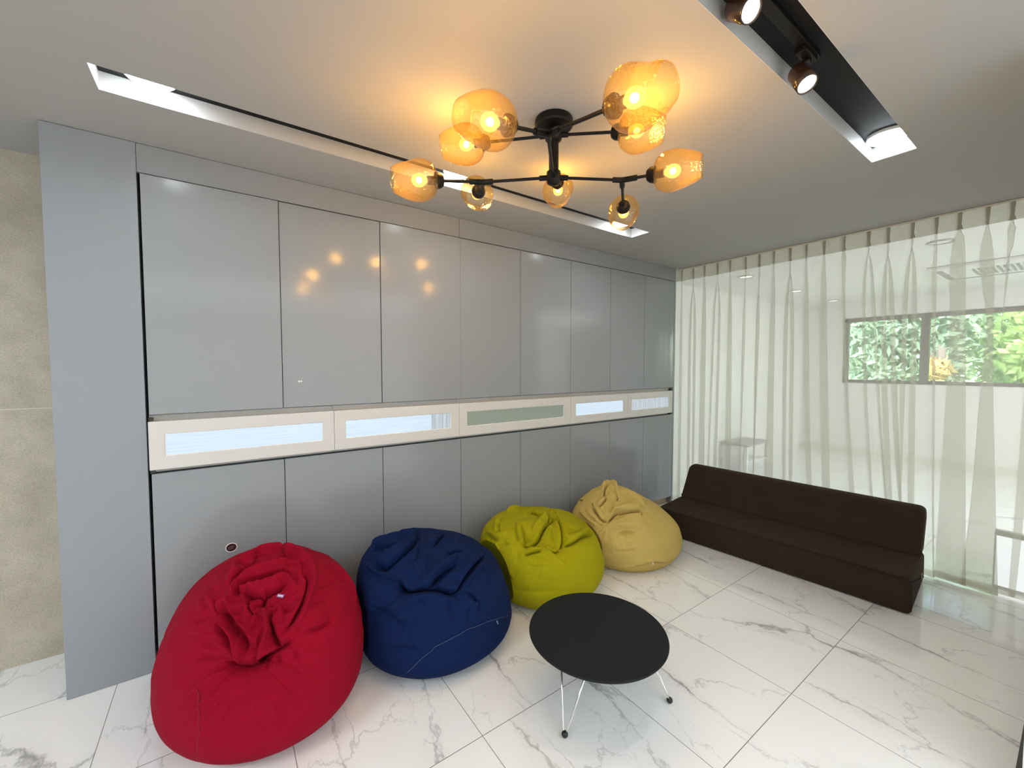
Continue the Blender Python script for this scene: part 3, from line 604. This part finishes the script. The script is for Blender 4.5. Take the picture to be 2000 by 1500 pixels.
  (10, 14, [[2.271,-0.446,0.454],[2.274,-0.497,0.438],[2.279,-0.553,0.416]]),
  (12, -12, [[2.137,-0.643,0.282],[2.207,-0.687,0.299],[2.273,-0.74,0.284]]),
  (10, 8, [[2.148,-0.631,0.301],[2.22,-0.678,0.314],[2.287,-0.73,0.298]]),
  (12, -9, [[2.151,-0.699,0.236],[2.225,-0.754,0.236]]),
  (9, -18, [[2.143,-0.624,0.049],[2.189,-0.711,0.068],[2.241,-0.77,0.096],[2.315,-0.813,0.117],[2.428,-0.833,0.084],[2.574,-0.819,0.064]]),
  (10, 8, [[2.177,-0.723,0.102],[2.233,-0.773,0.121],[2.311,-0.814,0.135],[2.417,-0.837,0.104]]),
  (12, -12, [[2.152,-0.311,0.375],[2.113,-0.438,0.354],[2.112,-0.532,0.327],[2.136,-0.577,0.326]]),
  (12, 14, [[2.128,-0.323,0.355],[2.094,-0.445,0.333],[2.101,-0.547,0.309]]),
  (10, -14, [[2.22,-0.202,0.362],[2.243,-0.207,0.384],[2.211,-0.263,0.403]]),
  (12, 14, [[2.392,-0.467,0.475],[2.474,-0.466,0.471],[2.505,-0.527,0.441],[2.497,-0.614,0.399]]),
  (12, -10, [[2.327,-0.533,0.438],[2.411,-0.563,0.432],[2.47,-0.587,0.417]]),
  (9, -12, [[2.16,-0.444,0.393],[2.185,-0.438,0.412],[2.205,-0.468,0.416]]),
  (10, -9, [[2.104,-0.654,0.178],[2.164,-0.723,0.186],[2.233,-0.771,0.203]]),
  (10, -7, [[2.49,-0.685,0.356],[2.572,-0.729,0.308],[2.611,-0.785,0.245]]),
],
}

def noise3(P, sc, seed):
    # cheap smooth noise: sum of random sines
    g = np.random.RandomState(seed); o = np.zeros(len(P))
    for k in range(14):
        d = g.normal(size=3); d /= np.linalg.norm(d); o += np.sin(P @ d * sc * g.uniform(.6, 1.6) + g.uniform(0, 6.28) + 1.2 * np.sin(P @ g.normal(size=3) * sc * .5))
    return o / 5
def push_out(P, q):
    # a soft bag gives way where it leans on its neighbour
    cx, cy, a, b, th, h, lx, ly, tm, pw, tx, ty = q
    tau = np.clip(P[:, 2] / (h * 1.02), 0, .999)
    lo = (1 - ((tm - np.minimum(tau, tm)) / tm) ** 2.5 * (1 - .72 ** 2.5)) ** .4
    hi = np.maximum(1 - ((np.maximum(tau, tm) - tm) / (1 - tm)) ** pw, 1e-9) ** (1 / pw)
    rho = np.where(tau < tm, lo, hi); dx = P[:, 0] - cx - lx * tau ** 1.5; dy = P[:, 1] - cy - ly * tau ** 1.5
    X = (np.cos(th) * dx + np.sin(th) * dy) / a; Y = (-np.sin(th) * dx + np.cos(th) * dy) / b
    g = np.hypot(X, Y) / (rho * 1.05 + 1e-6); k = (g < 1) & (g > .3) & (P[:, 2] < h)
    s = np.where(k, 1 / np.maximum(g, .3), 1)
    P = P.copy(); P[:, 0] += dx * (s - 1); P[:, 1] += dy * (s - 1); return P
def bag_mesh(p, folds, n=230, m=460, seed=1, crown=None, avoid=(), gather=()):
    cx, cy, a, b, th, h, lx, ly, tm, pw, tx, ty = p
    # rows spaced evenly along the outline
    T = np.concatenate([np.linspace(0, .9, 400), 1 - .1 * np.linspace(1, 0, 600)[1:] ** 2.5])
    def rho(tau):
        lo = (1 - ((tm - np.minimum(tau, tm)) / tm) ** 2.5 * (1 - .72 ** 2.5)) ** .4
        hi = np.maximum(1 - ((np.maximum(tau, tm) - tm) / (1 - tm)) ** pw, 0) ** (1 / pw)
        return np.where(tau < tm, lo, hi)
    rr = rho(T); L = np.concatenate([[0], np.cumsum(np.hypot(np.diff(rr) * .4, np.diff(T) * h))])
    tau = np.interp(np.linspace(0, L[-1], n), L, T)[:, None]; R_ = np.interp(np.linspace(0, L[-1], n), L, rr)[:, None]; R_[-1] = .004
    ph = np.linspace(0, 2 * np.pi, m, endpoint=False)[None]
    X0 = a * R_ * np.cos(ph); Y0 = b * R_ * np.sin(ph)
    x = cx + np.cos(th) * X0 - np.sin(th) * Y0 + lx * tau ** 1.5; y = cy + np.sin(th) * X0 + np.cos(th) * Y0 + ly * tau ** 1.5
    z = h * tau * (1 + tx * (x - cx) + ty * (y - cy))
    G = np.stack([x, y, z + 0 * x], -1)
    du = np.roll(G, -1, 1) - np.roll(G, 1, 1); dv = np.gradient(G, axis=0)
    N_ = np.cross(du, dv); N_ /= np.linalg.norm(N_, axis=-1, keepdims=True) + 1e-9; N_[-1] = N_[-2].mean(0); N_[-1] /= np.linalg.norm(N_[-1])
    P = G.reshape(-1, 3); N_ = N_.reshape(-1, 3)
    disp = np.zeros(len(P)); lat = np.zeros_like(P)
    for wd, am, pts in folds:
        Q = np.array(pts); # smooth the polyline (Catmull-Rom)
        if len(Q) > 2:
            E = np.vstack([2 * Q[0] - Q[1], Q, 2 * Q[-1] - Q[-2]]); S_ = []
            for i in range(1, len(E) - 2):
                for t in np.linspace(0, 1, 5, endpoint=False):
                    S_.append(.5 * (2 * E[i] + (E[i + 1] - E[i - 1]) * t + (2 * E[i - 1] - 5 * E[i] + 4 * E[i + 1] - E[i + 2]) * t * t + (-E[i - 1] + 3 * E[i] - 3 * E[i + 1] + E[i + 2]) * t ** 3))
            Q = np.array(S_ + [E[-2]])
        w = wd / 1000; sel = np.where((np.abs(P - Q.mean(0)).max(1) < np.abs(Q - Q.mean(0)).max() + 4 * w + .02))[0]
        if not len(sel): continue
        PP = P[sel]; best = np.full(len(sel), 9.); bt = np.zeros(len(sel)); nseg = len(Q) - 1
        for i in range(nseg):
            A_, B_ = Q[i], Q[i + 1]; AB = B_ - A_; t = np.clip(((PP - A_) @ AB) / (AB @ AB + 1e-12), 0, 1)
            d = np.linalg.norm(PP - A_ - t[:, None] * AB, axis=1); k = d < best; best[k] = d[k]; bt[k] = ((i + t) / nseg)[k]
        end = np.minimum(1, np.minimum(bt, 1 - bt) * (3.2 if abs(am) < 13 else 5) + (0 if abs(am) < 13 else .12))
        if abs(am) >= 60 or wd >= 25: end = 1
        # sharp crease for grooves with a lip hanging over from above, rounder back for ridges
        small = abs(am) < 13; w = w * (1.0 if wd >= 40 else 1.15 if small else .9); am = am * (1.15 if wd >= 40 else 1.35 if small else 1.8)
        if am < 0:
            pr_ = np.exp(-(best / w) ** 1.25)
            if wd < 40 and am < -13:
                near = np.zeros_like(PP); bb = np.full(len(sel), 9.)
                for i in range(nseg):
                    A_, B_ = Q[i], Q[i + 1]; AB = B_ - A_; t = np.clip(((PP - A_) @ AB) / (AB @ AB + 1e-12), 0, 1)
                    nn = A_ + t[:, None] * AB; d = np.linalg.norm(PP - nn, axis=1); k = d < bb; bb[k] = d[k]; near[k] = nn[k]
                off = PP - near; up_ = (off[:, 2] * 1.0 + off[:, 1] * .35) > 0
                lip = np.exp(-((best - 1.5 * w) / (1.1 * w)) ** 2) * up_ * end
                disp[sel] += -am / 1000 * .42 * lip
                lat[sel] -= off / (best[:, None] + 1e-6) * (lip * min(1.3 * w, -am / 1000 * .55))[:, None]
        else: pr_ = np.exp(-(best / (w * 1.15)) ** 2)
        disp[sel] += am / 1000 * pr_ * end
    zf = np.clip(P[:, 2] / h, 0, 1)
    disp += (.0035 * noise3(P, 16, seed) + .0022 * noise3(P, 42, seed + 5)) * np.clip(zf * 3, 0, 1)
    rg = lambda sc, sd: (1 - np.minimum(1, np.abs(noise3(P * np.array([1, 1, .8]), sc, sd)) * 1.6)) ** 3
    big = np.clip((zf - .35) / .4, 0, 1)
    disp += -(.005 * rg(11, seed + 20) + .0035 * rg(24, seed + 21)) * (.25 + .75 * big) * np.clip(zf * 4, 0, 1)
    for (gc, k1, A1, r1) in gather:                             # cloth gathered towards the sunken seat
        gc = np.array(gc); v = P - gc; dd = np.linalg.norm(v, axis=1); gn = np.array([0, -.6, .8]); e1 = np.array([1., 0, 0]); e2 = np.cross(gn, e1)
        an = np.arctan2(v @ e2, v @ e1) + .35 * noise3(P, 9, seed + 31) * np.minimum(1, dd / .1)
        wv = (1 - np.abs(np.sin(an * k1 / 2 + .8 * noise3(P, 5, seed + 33)))) ** 1.6
        wv2 = (1 - np.abs(np.sin(an * k1 * .93 + 1.3 + noise3(P, 7, seed + 34)))) ** 1.6
        amp = .5 + .5 * np.clip(noise3(P, 8, seed + 35) + .4, 0, 1)
        disp += A1 * (wv + .5 * wv2 - .45) * np.exp(-((dd - r1 * .8) / (r1 * .75)) ** 2) * amp
    P2 = P + N_ * disp[:, None] + lat
    for q in avoid: P2 = push_out(P2, q)
    if crown: P2 = crown(P2)
    P2[:, 2] = np.maximum(P2[:, 2], 0.0) ; P2[:m, 2] = 0
    P2[:, 1] = np.minimum(P2[:, 1], -.008)
    o = P2.mean(0); o[2] = 0
    V = (P2 - o); idx = np.arange(n * m).reshape(n, m)
    a0 = idx[:-1]; b0 = np.roll(idx, -1, 1)[:-1]; c0 = np.roll(idx, -1, 1)[1:]; d0 = idx[1:]
    F = np.stack([a0, b0, c0, d0], -1).reshape(-1, 4).tolist()
    F.append(idx[0][::-1].tolist()); F.append(idx[-1].tolist())
    return V, F, o, P2
def fabric(name, col, var=.08, sheen=.05, rough=.9):
    m, t, b = newmat(name); N, Lk = t.nodes.new, t.links.new
    b.inputs['Roughness'].default_value = rough; b.inputs['Sheen Weight'].default_value = sheen; b.inputs['Sheen Roughness'].default_value = .4
    b.inputs['Sheen Tint'].default_value = (*[min(1, c * 1.6 + .1) for c in col], 1); b.inputs['Specular IOR Level'].default_value = .12
    tc = N('ShaderNodeTexCoord')
    n = N('ShaderNodeTexNoise'); n.inputs['Scale'].default_value = 7; n.inputs['Detail'].default_value = 4; Lk(tc.outputs['Object'], n.inputs['Vector'])
    mx = N('ShaderNodeMix'); mx.data_type = 'RGBA'; mx.inputs[6].default_value = (*[c * (1 - var) for c in col], 1); mx.inputs[7].default_value = (*[min(1, c * (1 + var)) for c in col], 1)
    Lk(n.outputs['Fac'], mx.inputs[0]); Lk(mx.outputs[2], b.inputs['Base Color'])
    # crumple and weave
    w1_ = N('ShaderNodeTexNoise'); w1_.inputs['Scale'].default_value = 22; w1_.inputs['Detail'].default_value = 6; w1_.inputs['Roughness'].default_value = .55; w1_.inputs['Distortion'].default_value = 1.2; Lk(tc.outputs['Object'], w1_.inputs['Vector'])
    b1 = N('ShaderNodeBump'); b1.inputs['Strength'].default_value = .45; b1.inputs['Distance'].default_value = .010; Lk(w1_.outputs['Fac'], b1.inputs['Height'])
    w2_ = N('ShaderNodeTexNoise'); w2_.inputs['Scale'].default_value = 600; w2_.inputs['Detail'].default_value = 2; Lk(tc.outputs['Object'], w2_.inputs['Vector'])
    b2 = N('ShaderNodeBump'); b2.inputs['Strength'].default_value = .25; b2.inputs['Distance'].default_value = .001; Lk(w2_.outputs['Fac'], b2.inputs['Height']); Lk(b1.outputs[0], b2.inputs['Normal'])
    Lk(b2.outputs[0], b.inputs['Normal']); return m
BM = {'red': fabric('red_cotton', (.28, .002, .017)), 'blue': fabric('navy_cotton', (.004, .014, .066), sheen=.03), 'olive': fabric('chartreuse_linen', (.34, .31, .005)), 'yellow': fabric('mustard_linen', (.54, .405, .125))}
BLB = {'red': 'large crumpled red bean bag at the left against the grey cabinets', 'blue': 'dark navy blue bean bag between the red and the green one',
       'olive': 'yellow-green bean bag behind the round black table', 'yellow': 'pale mustard yellow bean bag beside the brown sofa'}
GATHER = {'red': [([0.052, -0.787, 0.384], 19, 0.011, 0.17), ([0.125, -0.653, 0.521], 13, 0.008, 0.12)], 'blue': [([0.726, -0.773, 0.404], 17, 0.008, 0.16), ([0.862, -0.335, 0.501], 9, 0.006, 0.1)], 'olive': [([1.472, -0.682, 0.371], 17, 0.009, 0.13), ([1.627, -0.305, 0.453], 9, 0.006, 0.09)], 'yellow': [([2.147, -0.569, 0.339], 15, 0.009, 0.11), ([2.363, -0.399, 0.492], 11, 0.008, 0.09)]}
BAGS = {}
for k, nm in enumerate(('red', 'blue', 'olive', 'yellow')):
    V, F, o, P2 = bag_mesh(BAG[nm], FOLDS[nm], seed=10 + k, gather=GATHER[nm], avoid=[BAG[q] for q in {'blue': ['red'], 'olive': ['blue'], 'yellow': ['olive']}.get(nm, [])])
    me = bpy.data.meshes.new('cover'); me.from_pydata(V.tolist(), [], F); me.materials.append(BM[nm])
    for p in me.polygons: p.use_smooth = True
    R = empty('bean_bag', tuple(o), BLB[nm], 'bean bag')
    ob = bpy.data.objects.new('cover', me); C.objects.link(ob); ob.parent = R
    BAGS[nm] = (R, P2, o)
def on_bag(nm, P, lift=.001):
    R, P2, o = BAGS[nm]; d = np.linalg.norm(P2 - np.array(P), axis=1); i = d.argmin(); return Vector(P2[i] - o)
MARKS = {'red':{'tag':[[0.166,-0.648,0.526]],'seam':[[-0.098,-0.73,0.307],[-0.095,-0.755,0.251],[-0.093,-0.772,0.19],[-0.099,-0.771,0.123],[-0.103,-0.753,0.083]]},'blue':{'tag':[[0.65,-0.469,0.519]],'pull':[[1.068,-0.831,0.167]],'seam':[[0.622,-0.795,0.09],[0.663,-0.824,0.14],[0.729,-0.85,0.192],[0.804,-0.865,0.214],[0.894,-0.866,0.221],[1.029,-0.84,0.199],[1.182,-0.763,0.126]]},'olive':{'tag':[[1.806,-0.091,0.342]]},'yellow':{'tag':[[2.328,-0.813,0.096]],'seam':[[2.141,-0.611,0.045],[2.188,-0.712,0.069],[2.24,-0.771,0.098],[2.315,-0.813,0.117],[2.429,-0.832,0.081],[2.58,-0.819,0.065]]}}

def surf(nm, P):
    R, P2, o = BAGS[nm]; P = np.array(P); d = np.linalg.norm(P2 - P, axis=1); i = d.argmin(); c = P2[np.argsort(d)[:60]]
    u, s_, vt = np.linalg.svd(c - c.mean(0)); n = Vector(vt[2]); out = Vector(P2[i]) - Vector((o[0], o[1], .15))
    if n.dot(out) < 0: n = -n
    return Vector(P2[i] - o), n
def patch(nm, P, w, h, rot, mat, name='label_tag', lift=.002, th=.0012):
    c, n = surf(nm, P); x = Vector((0, 0, 1)).cross(n).normalized(); y = n.cross(x); ca, sa = math.cos(rot), math.sin(rot)
    X = x * ca + y * sa; Y = y * ca - x * sa; bm = bmesh.new(); bx(bm, -w / 2, w / 2, -h / 2, h / 2, 0, th)
    M = Matrix((X, Y, n)).transposed().to_4x4(); M.translation = c + n * lift
    bmesh.ops.transform(bm, matrix=M, verts=bm.verts); o = mesh_obj(name, bm, mat, BAGS[nm][0]); return o, M
def seam(nm, pts, r, mat, name='seam'):
    q = []
    Pn = [np.array(p) for p in pts]
    for a, b_ in zip(Pn[:-1], Pn[1:]):
        for t in np.linspace(0, 1, 7)[:-1]: q.append(a + (b_ - a) * t)
    q.append(Pn[-1]); L_ = []
    for p in q:
        c, n = surf(nm, p); L_.append(c + n * r * .3)
    L_ = [L_[0]] + [(L_[i - 1] + L_[i] * 2 + L_[i + 1]) / 4 for i in range(1, len(L_) - 1)] + [L_[-1]]
    bm = bmesh.new(); tube(bm, L_, r, 6); return mesh_obj(name, bm, mat, BAGS[nm][0], smooth=True)
MK = MARKS; M_tagw = pmat('tag_off_white', (.62, .58, .48), .6)
o, M = patch('red', MK['red']['tag'][0], .030, .014, -.12, pmat('tag_purple', (.20, .05, .22), .6)); tag(o, 'small purple tag with white print')
bm = bmesh.new()
for k in range(5): bx(bm, -.0115 + k * .0048, -.0115 + k * .0048 + .0034, -.0035, .0035, .0012, .0016)
bmesh.ops.transform(bm, matrix=M, verts=bm.verts); mesh_obj('tag_print', bm, pmat('tag_print_white', (.75, .7, .78), .5), o)
seam('red', MK['red']['seam'], .0012, pmat('red_thread', (.25, .01, .03), .8))
o, M = patch('blue', MK['blue']['tag'][0], .034, .010, -.7, pmat('tag_dark_olive', (.05, .055, .05), .6)); tag(o, 'narrow dark tag')
seam('blue', MK['blue']['seam'], .0011, pmat('blue_thread', (.07, .10, .17), .8))
o, M = patch('blue', MK['blue']['pull'][0], .006, .020, .25, pmat('zip_pull_metal', (.25, .42, .60), .3, .8), 'zip_pull', .003, .002); tag(o, 'small bluish metal zip pull')
o, M = patch('olive', MK['olive']['tag'][0], .040, .016, -.9, M_tagw); tag(o, 'small off-white tag')
bm = bmesh.new()
for k in range(3): bx(bm, -.016, .014, -.0055 + k * .0045, -.0035 + k * .0045, .0012, .0016)
bmesh.ops.transform(bm, matrix=M, verts=bm.verts); mesh_obj('tag_print', bm, pmat('tag_print_grey', (.35, .33, .25), .5), o)
o, M = patch('yellow', MK['yellow']['tag'][0], .007, .020, .1, pmat('tag_white_cream', (.85, .82, .72), .6)); tag(o, 'tiny cream tag near the floor')
seam('yellow', MK['yellow']['seam'], .0018, pmat('mustard_piping', (.30, .21, .06), .8))


# ---------------------------------------------------------------- sofa
M_sofa = fabric('dark_brown_microfibre', (.040, .027, .018), .12, .12, .9)
SO = Vector((3.150, -1.925, 0)); ang = math.atan2(.9965, -.083)      # local x runs along the sofa's length, from its near end
SF = empty('sofa_bed', tuple(SO), 'long low dark brown armless sofa bed in front of the sheer curtain', 'sofa', rz=ang)
def cushion(name, sec, L_, mat, par, nx=120, rend=.03, dimples=(), bulge=.006):
    # sec: closed (depth, z) outline; extruded along local x with rounded ends
    sec = np.array(sec); K = len(sec); cen = sec.mean(0)
    xs = np.concatenate([rend * (1 - np.cos(np.linspace(0, np.pi / 2, 8))), np.linspace(rend, L_ - rend, nx)[1:-1], L_ - rend * (1 - np.cos(np.linspace(np.pi / 2, 0, 8)))])
    bm = bmesh.new(); rows = []
    nrm = np.roll(sec, -1, 0) - np.roll(sec, 1, 0); nrm = np.stack([nrm[:, 1], -nrm[:, 0]], 1); nrm /= np.linalg.norm(nrm, axis=1, keepdims=True)
    if ((sec - cen) * nrm).sum() < 0: nrm = -nrm
    for x in xs:
        e = min(x, L_ - x); ins = rend - math.sqrt(max(0, rend ** 2 - (rend - min(e, rend)) ** 2))
        q = sec - nrm * ins * .9 + nrm * bulge * math.sin(math.pi * x / L_) ** .5 * 0
        row = []
        for i in range(K):
            P = np.array([x, -q[i, 0], q[i, 1]]); nn = np.array([0, -nrm[i, 0], nrm[i, 1]])
            for (dx_, dd, dz, dep, wd) in dimples:
                r2 = ((x - dx_) / (wd * 1.7)) ** 2 + ((q[i, 0] - dd) ** 2 + (q[i, 1] - dz) ** 2) / wd ** 2
                if r2 < 12: P = P - nn * dep * (.45 * math.exp(-r2) + .55 * math.exp(-r2 * 9))
            row.append(bm.verts.new(P))
        rows.append(row)
    for A, B in zip(rows[:-1], rows[1:]):
        for i in range(K): bm.faces.new((A[i], B[i], B[(i + 1) % K], A[(i + 1) % K]))
    bm.faces.new(rows[0][::-1]); bm.faces.new(rows[-1]); bmesh.ops.recalc_face_normals(bm, faces=bm.faces)
    return mesh_obj(name, bm, mat, par, smooth=True)
def rsec(pts, rad, n=7, sub=14):
    out = []; K = len(pts)
    for i in range(K):
        p0, p, p1 = [np.array(pts[j % K], float) for j in (i - 1, i, i + 1)]; r_ = rad[i]
        a = p + (p0 - p) / np.linalg.norm(p0 - p) * r_; b = p + (p1 - p) / np.linalg.norm(p1 - p) * r_
        for t in np.linspace(0, 1, n): out.append((1 - t) ** 2 * a + 2 * t * (1 - t) * p + t * t * b)
        nx_ = np.array(pts[(i + 1) % K], float); e = nx_ + (p - nx_) / np.linalg.norm(p - nx_) * rad[(i + 1) % K]
        for t in np.linspace(0, 1, sub + 2)[1:-1]: out.append(b + (e - b) * t)
    return out
LS = 1.565
seat = rsec([(.0, .006), (-.022, .222), (.385, .236), (.60, .20), (.62, .006)], [.012, .022, .03, .05, .02])
cushion('seat', seat, LS, M_sofa, SF, rend=.028, dimples=[(x, .20, .229, .010, .035) for x in (.33, .64, .95, 1.26)])
back = rsec([(.345, .225), (.505, .500), (.615, .505), (.66, .42), (.53, .215)], [.03, .035, .04, .04, .03])
cushion('backrest', back, LS - .01, M_sofa, SF, rend=.035, dimples=[(x, .440, .385, .014, .034) for x in (.30, .61, .93, 1.25)])
bm = bmesh.new(); tube(bm, [(x, .0225 - .0, .219) for x in np.linspace(.03, LS - .03, 40)], .0042, 8)
tube(bm, [(.0, .0 - .008, .18 - .01), (.003, .012, .206), (.03, .0225, .219)], .0032, 8)
mesh_obj('piping', bm, pmat('dark_piping', (.012, .008, .006), .8), SF, smooth=True)
bm = bmesh.new(); bx(bm, -.004, -.0015, -.455, -.435, .07, .105)
tag(mesh_obj('fabric_tag', bm, pmat('tag_white', (.75, .62, .58), .6), SF), 'small whitish fabric tag on the sofa end')

# ---------------------------------------------------------------- round table
TC = (1.285, -1.28); TZ = .29
T_ = empty('coffee_table', (*TC, 0), 'low round black table on three chrome wire legs', 'coffee table')
M_top = pmat('black_laminate_top', (.009, .0115, .0125), .55, spec=.18, bump=.15, bscale=300, var=.25)
bm = bmesh.new(); lathe(bm, [(.272, TZ - .016), (.286, TZ - .013), (.2905, TZ - .006), (.2905, TZ - .0025), (.2885, TZ)], 128, None, True, True); bmesh.ops.recalc_face_normals(bm, faces=bm.faces); mesh_obj('table_top', bm, M_top, T_, smooth=True, bev=.001)
M_chr = pmat('chrome_wire', (.82, .82, .80), .12, 1); M_rub = pmat('black_rubber', (.006, .010, .009), .35)
bm = bmesh.new(); lathe(bm, [(.13, TZ - .021), (.145, TZ - .021), (.145, TZ - .0165), (.13, TZ - .0165), (.13, TZ - .021)], 60); bmesh.ops.recalc_face_normals(bm, faces=bm.faces); mesh_obj('mounting_ring', bm, M_chr, T_, smooth=True)
for fx, fy in ((-.249, -.070), (.221, -.207), (.062, .275)):
    a = math.atan2(fy, fx); R_ = math.hypot(fx, fy); bm = bmesh.new()
    top = []
    for s in (-1, 1):
        px = Vector((math.cos(a) * .19 - math.sin(a) * s * .062, math.sin(a) * .19 + math.cos(a) * s * .062, TZ - .019)); top.append(px)
    bt = Vector((fx, fy, .012)); tv = Vector((-math.sin(a), math.cos(a), 0)) * .006
    tube(bm, [top[0], (top[0] * .08 + (bt - tv) * .92), bt + Vector((0, 0, -.002)), (top[1] * .08 + (bt + tv) * .92), top[1]], .0035, 10)
    for s in (0, 1): inn = top[s] * .68; inn.z = TZ - .019; tube(bm, [top[s], inn], .0035, 10)
    lg = mesh_obj('leg', bm, M_chr, T_, smooth=True)
    bm = bmesh.new(); bmesh.ops.create_uvsphere(bm, u_segments=20, v_segments=12, radius=.0125, matrix=Matrix.Translation((fx, fy, .0125))); mesh_obj('foot', bm, M_rub, lg, smooth=True)

# ---------------------------------------------------------------- seen through the curtain: the neighbouring room
R = empty('ceiling_air_conditioner', (6.25, -1.95, H), 'white square ceiling air conditioner seen through the curtain', 'air conditioner')
M_acg = pmat('ac_grille_grey', (.30, .31, .31), .5)
box('panel', -.42, .42, -.47, .47, -.035, -.001, M_white, R, bev=.01)
bm = bmesh.new()
for k in range(11): bx(bm, -.22, .22, -.22 + k * .04, -.20 + k * .04, -.040, -.0352)
mesh_obj('intake_grille', bm, M_acg, R)
for q in ((-.33, .33, -.43, -.38), (-.33, .33, .38, .43), (-.38, -.33, -.38, .38), (.33, .38, -.38, .38)): box('louver', q[0], q[1], q[2], q[3], -.039, -.0352, M_lip if q[0] < -.35 else M_acg, R)
M_dim = emis('office_downlight_face', (1, .93, .8), 1.5)
for x, y, lb in ((4.75, -.23, 'ring downlight beyond the curtain nearest the cabinet corner'), (6.19, -.19, 'ring downlight beyond the curtain, middle of the row by the white wall'), (7.57, -.18, 'ring downlight beyond the curtain, last before the window wall'), (4.69, -1.74, 'ring downlight beyond the curtain, in front of the air conditioner')):
    R = empty('ring_downlight', (x, y, H), lb, 'downlight', 'recessed downlights beyond the curtain')
    bm = bmesh.new(); lathe(bm, [(.085, -.001), (.085, -.006), (.068, -.010), (.064, -.004)], 36); bmesh.ops.recalc_face_normals(bm, faces=bm.faces); mesh_obj('trim_ring', bm, pmat('ring_grey', (.45, .45, .44), .4), R, smooth=True)
    bm = bmesh.new(); lathe(bm, [(.064, -.003), (.03, -.0035)], 30, None, True, True); bmesh.ops.recalc_face_normals(bm, faces=bm.faces); mesh_obj('lens', bm, M_white if y < -1 else M_dim, R)
R = empty('side_table', (5.8, .22, 0), 'low white side table with a grey top seen through the curtain by the white wall', 'table')
box('table_top', -.30, .32, -.17, .17, .37, .40, pmat('grey_top', (.45, .45, .44), .5), R, bev=.005)
box('shelf', -.28, .30, -.15, .15, .15, .17, M_lip, R, bev=.004)
for sx in (-.27, .29):
    for sy in (-.14, .14): box('leg', sx - .015, sx + .015, sy - .015, sy + .015, 0, .37, M_lip, R)
R = empty('added_glow_panel', (4.03, -2.27, 0), 'added glowing panel in place of a bright patch behind the curtain hem at the right', 'panel')
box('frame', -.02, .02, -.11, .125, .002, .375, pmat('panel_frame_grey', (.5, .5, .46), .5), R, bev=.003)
box('glow_face', -.023, -.0205, -.10, .115, .02, .34, emis('glow_patch_white', (.88, .95, 1), .9), R)  # made-up glowing face, imitates a bright patch low behind the curtain

# ---------------------------------------------------------------- trees beyond the window
st(box('ground_outside', 8.4, 40, -22, 16, -.6, -.5, pmat('grass_ground', (.12, .2, .05), .9)))
def leafmat(name, col):
    m, t, b = newmat(name); t.nodes.remove(b); D = t.nodes.new('ShaderNodeBsdfDiffuse'); D.inputs[0].default_value = (*col, 1)
    L2 = t.nodes.new('ShaderNodeBsdfTranslucent'); L2.inputs[0].default_value = (*[min(1, c * 1.3) for c in col], 1); mx = t.nodes.new('ShaderNodeMixShader'); mx.inputs[0].default_value = .45
    t.links.new(D.outputs[0], mx.inputs[1]); t.links.new(L2.outputs[0], mx.inputs[2]); t.links.new(mx.outputs[0], t.nodes['Material Output'].inputs[0]); return m
M_bark = pmat('bark', (.16, .12, .09), .9)
def tree(x, y, h, r, n, col, lb, seed, kv=.42):
    rr = random.Random(seed); R = empty('tree', (x, y, -.5), lb, 'tree', 'trees outside the far window')
    bm = bmesh.new(); tube(bm, [(0, 0, 0), (.05, .02, h * .4), (0, -.05, h * .75)], [.13, .09, .05], 8)
    for k in range(5):
        a = rr.uniform(0, 6.28); tube(bm, [(.03, 0, h * .4), (math.cos(a) * r * .6, math.sin(a) * r * .6, h * .6 + rr.uniform(0, .6))], [.05, .02], 6)
    mesh_obj('trunk', bm, M_bark, R, smooth=True)
    bm = bmesh.new()
    for k in range(n):
        v = Vector((rr.gauss(0, 1), rr.gauss(0, 1), rr.gauss(0, 1))).normalized() * rr.uniform(.45, 1) ** .5 * r * (1 + .18 * math.sin(k * .37))
        c = Vector((v.x, v.y, h * .62 + v.z * (h * kv / r))); s = rr.uniform(.03, .075)
        a = Vector((rr.gauss(0, 1), rr.gauss(0, 1), rr.gauss(0, 1))).normalized(); b_ = a.orthogonal().normalized() * s; a = a * s * 1.7
        bm.faces.new([bm.verts.new(c + a), bm.verts.new(c + b_), bm.verts.new(c - a), bm.verts.new(c - b_)])
    mesh_obj('crown', bm, leafmat('leaves', col), R)
tree(12.5, .1, 4.4, 1.15, 9000, (.40, .50, .36), 'bluish-green tree in the left pane of the far window', 1)
tree(12.6, -2.75, 4.2, 1.25, 9000, (.52, .64, .26), 'bright yellow-green tree right of the window mullion', 2)
tree(10.6, -.86, 3.0, .15, 260, (.72, .56, .24), 'slim yellowish-orange shrub beside the window mullion', 3, .06)
tree(15.8, 1.5, 5.6, 1.35, 9000, (.36, .46, .28), 'tall green tree behind the bluish-green one', 4)
tree(15.8, -1.7, 5.4, 1.35, 9000, (.40, .54, .28), 'tall green tree behind the window mullion', 5)
tree(15.8, -4.8, 5.4, 1.35, 9000, (.36, .50, .28), 'green tree at the right edge of the far window', 6)
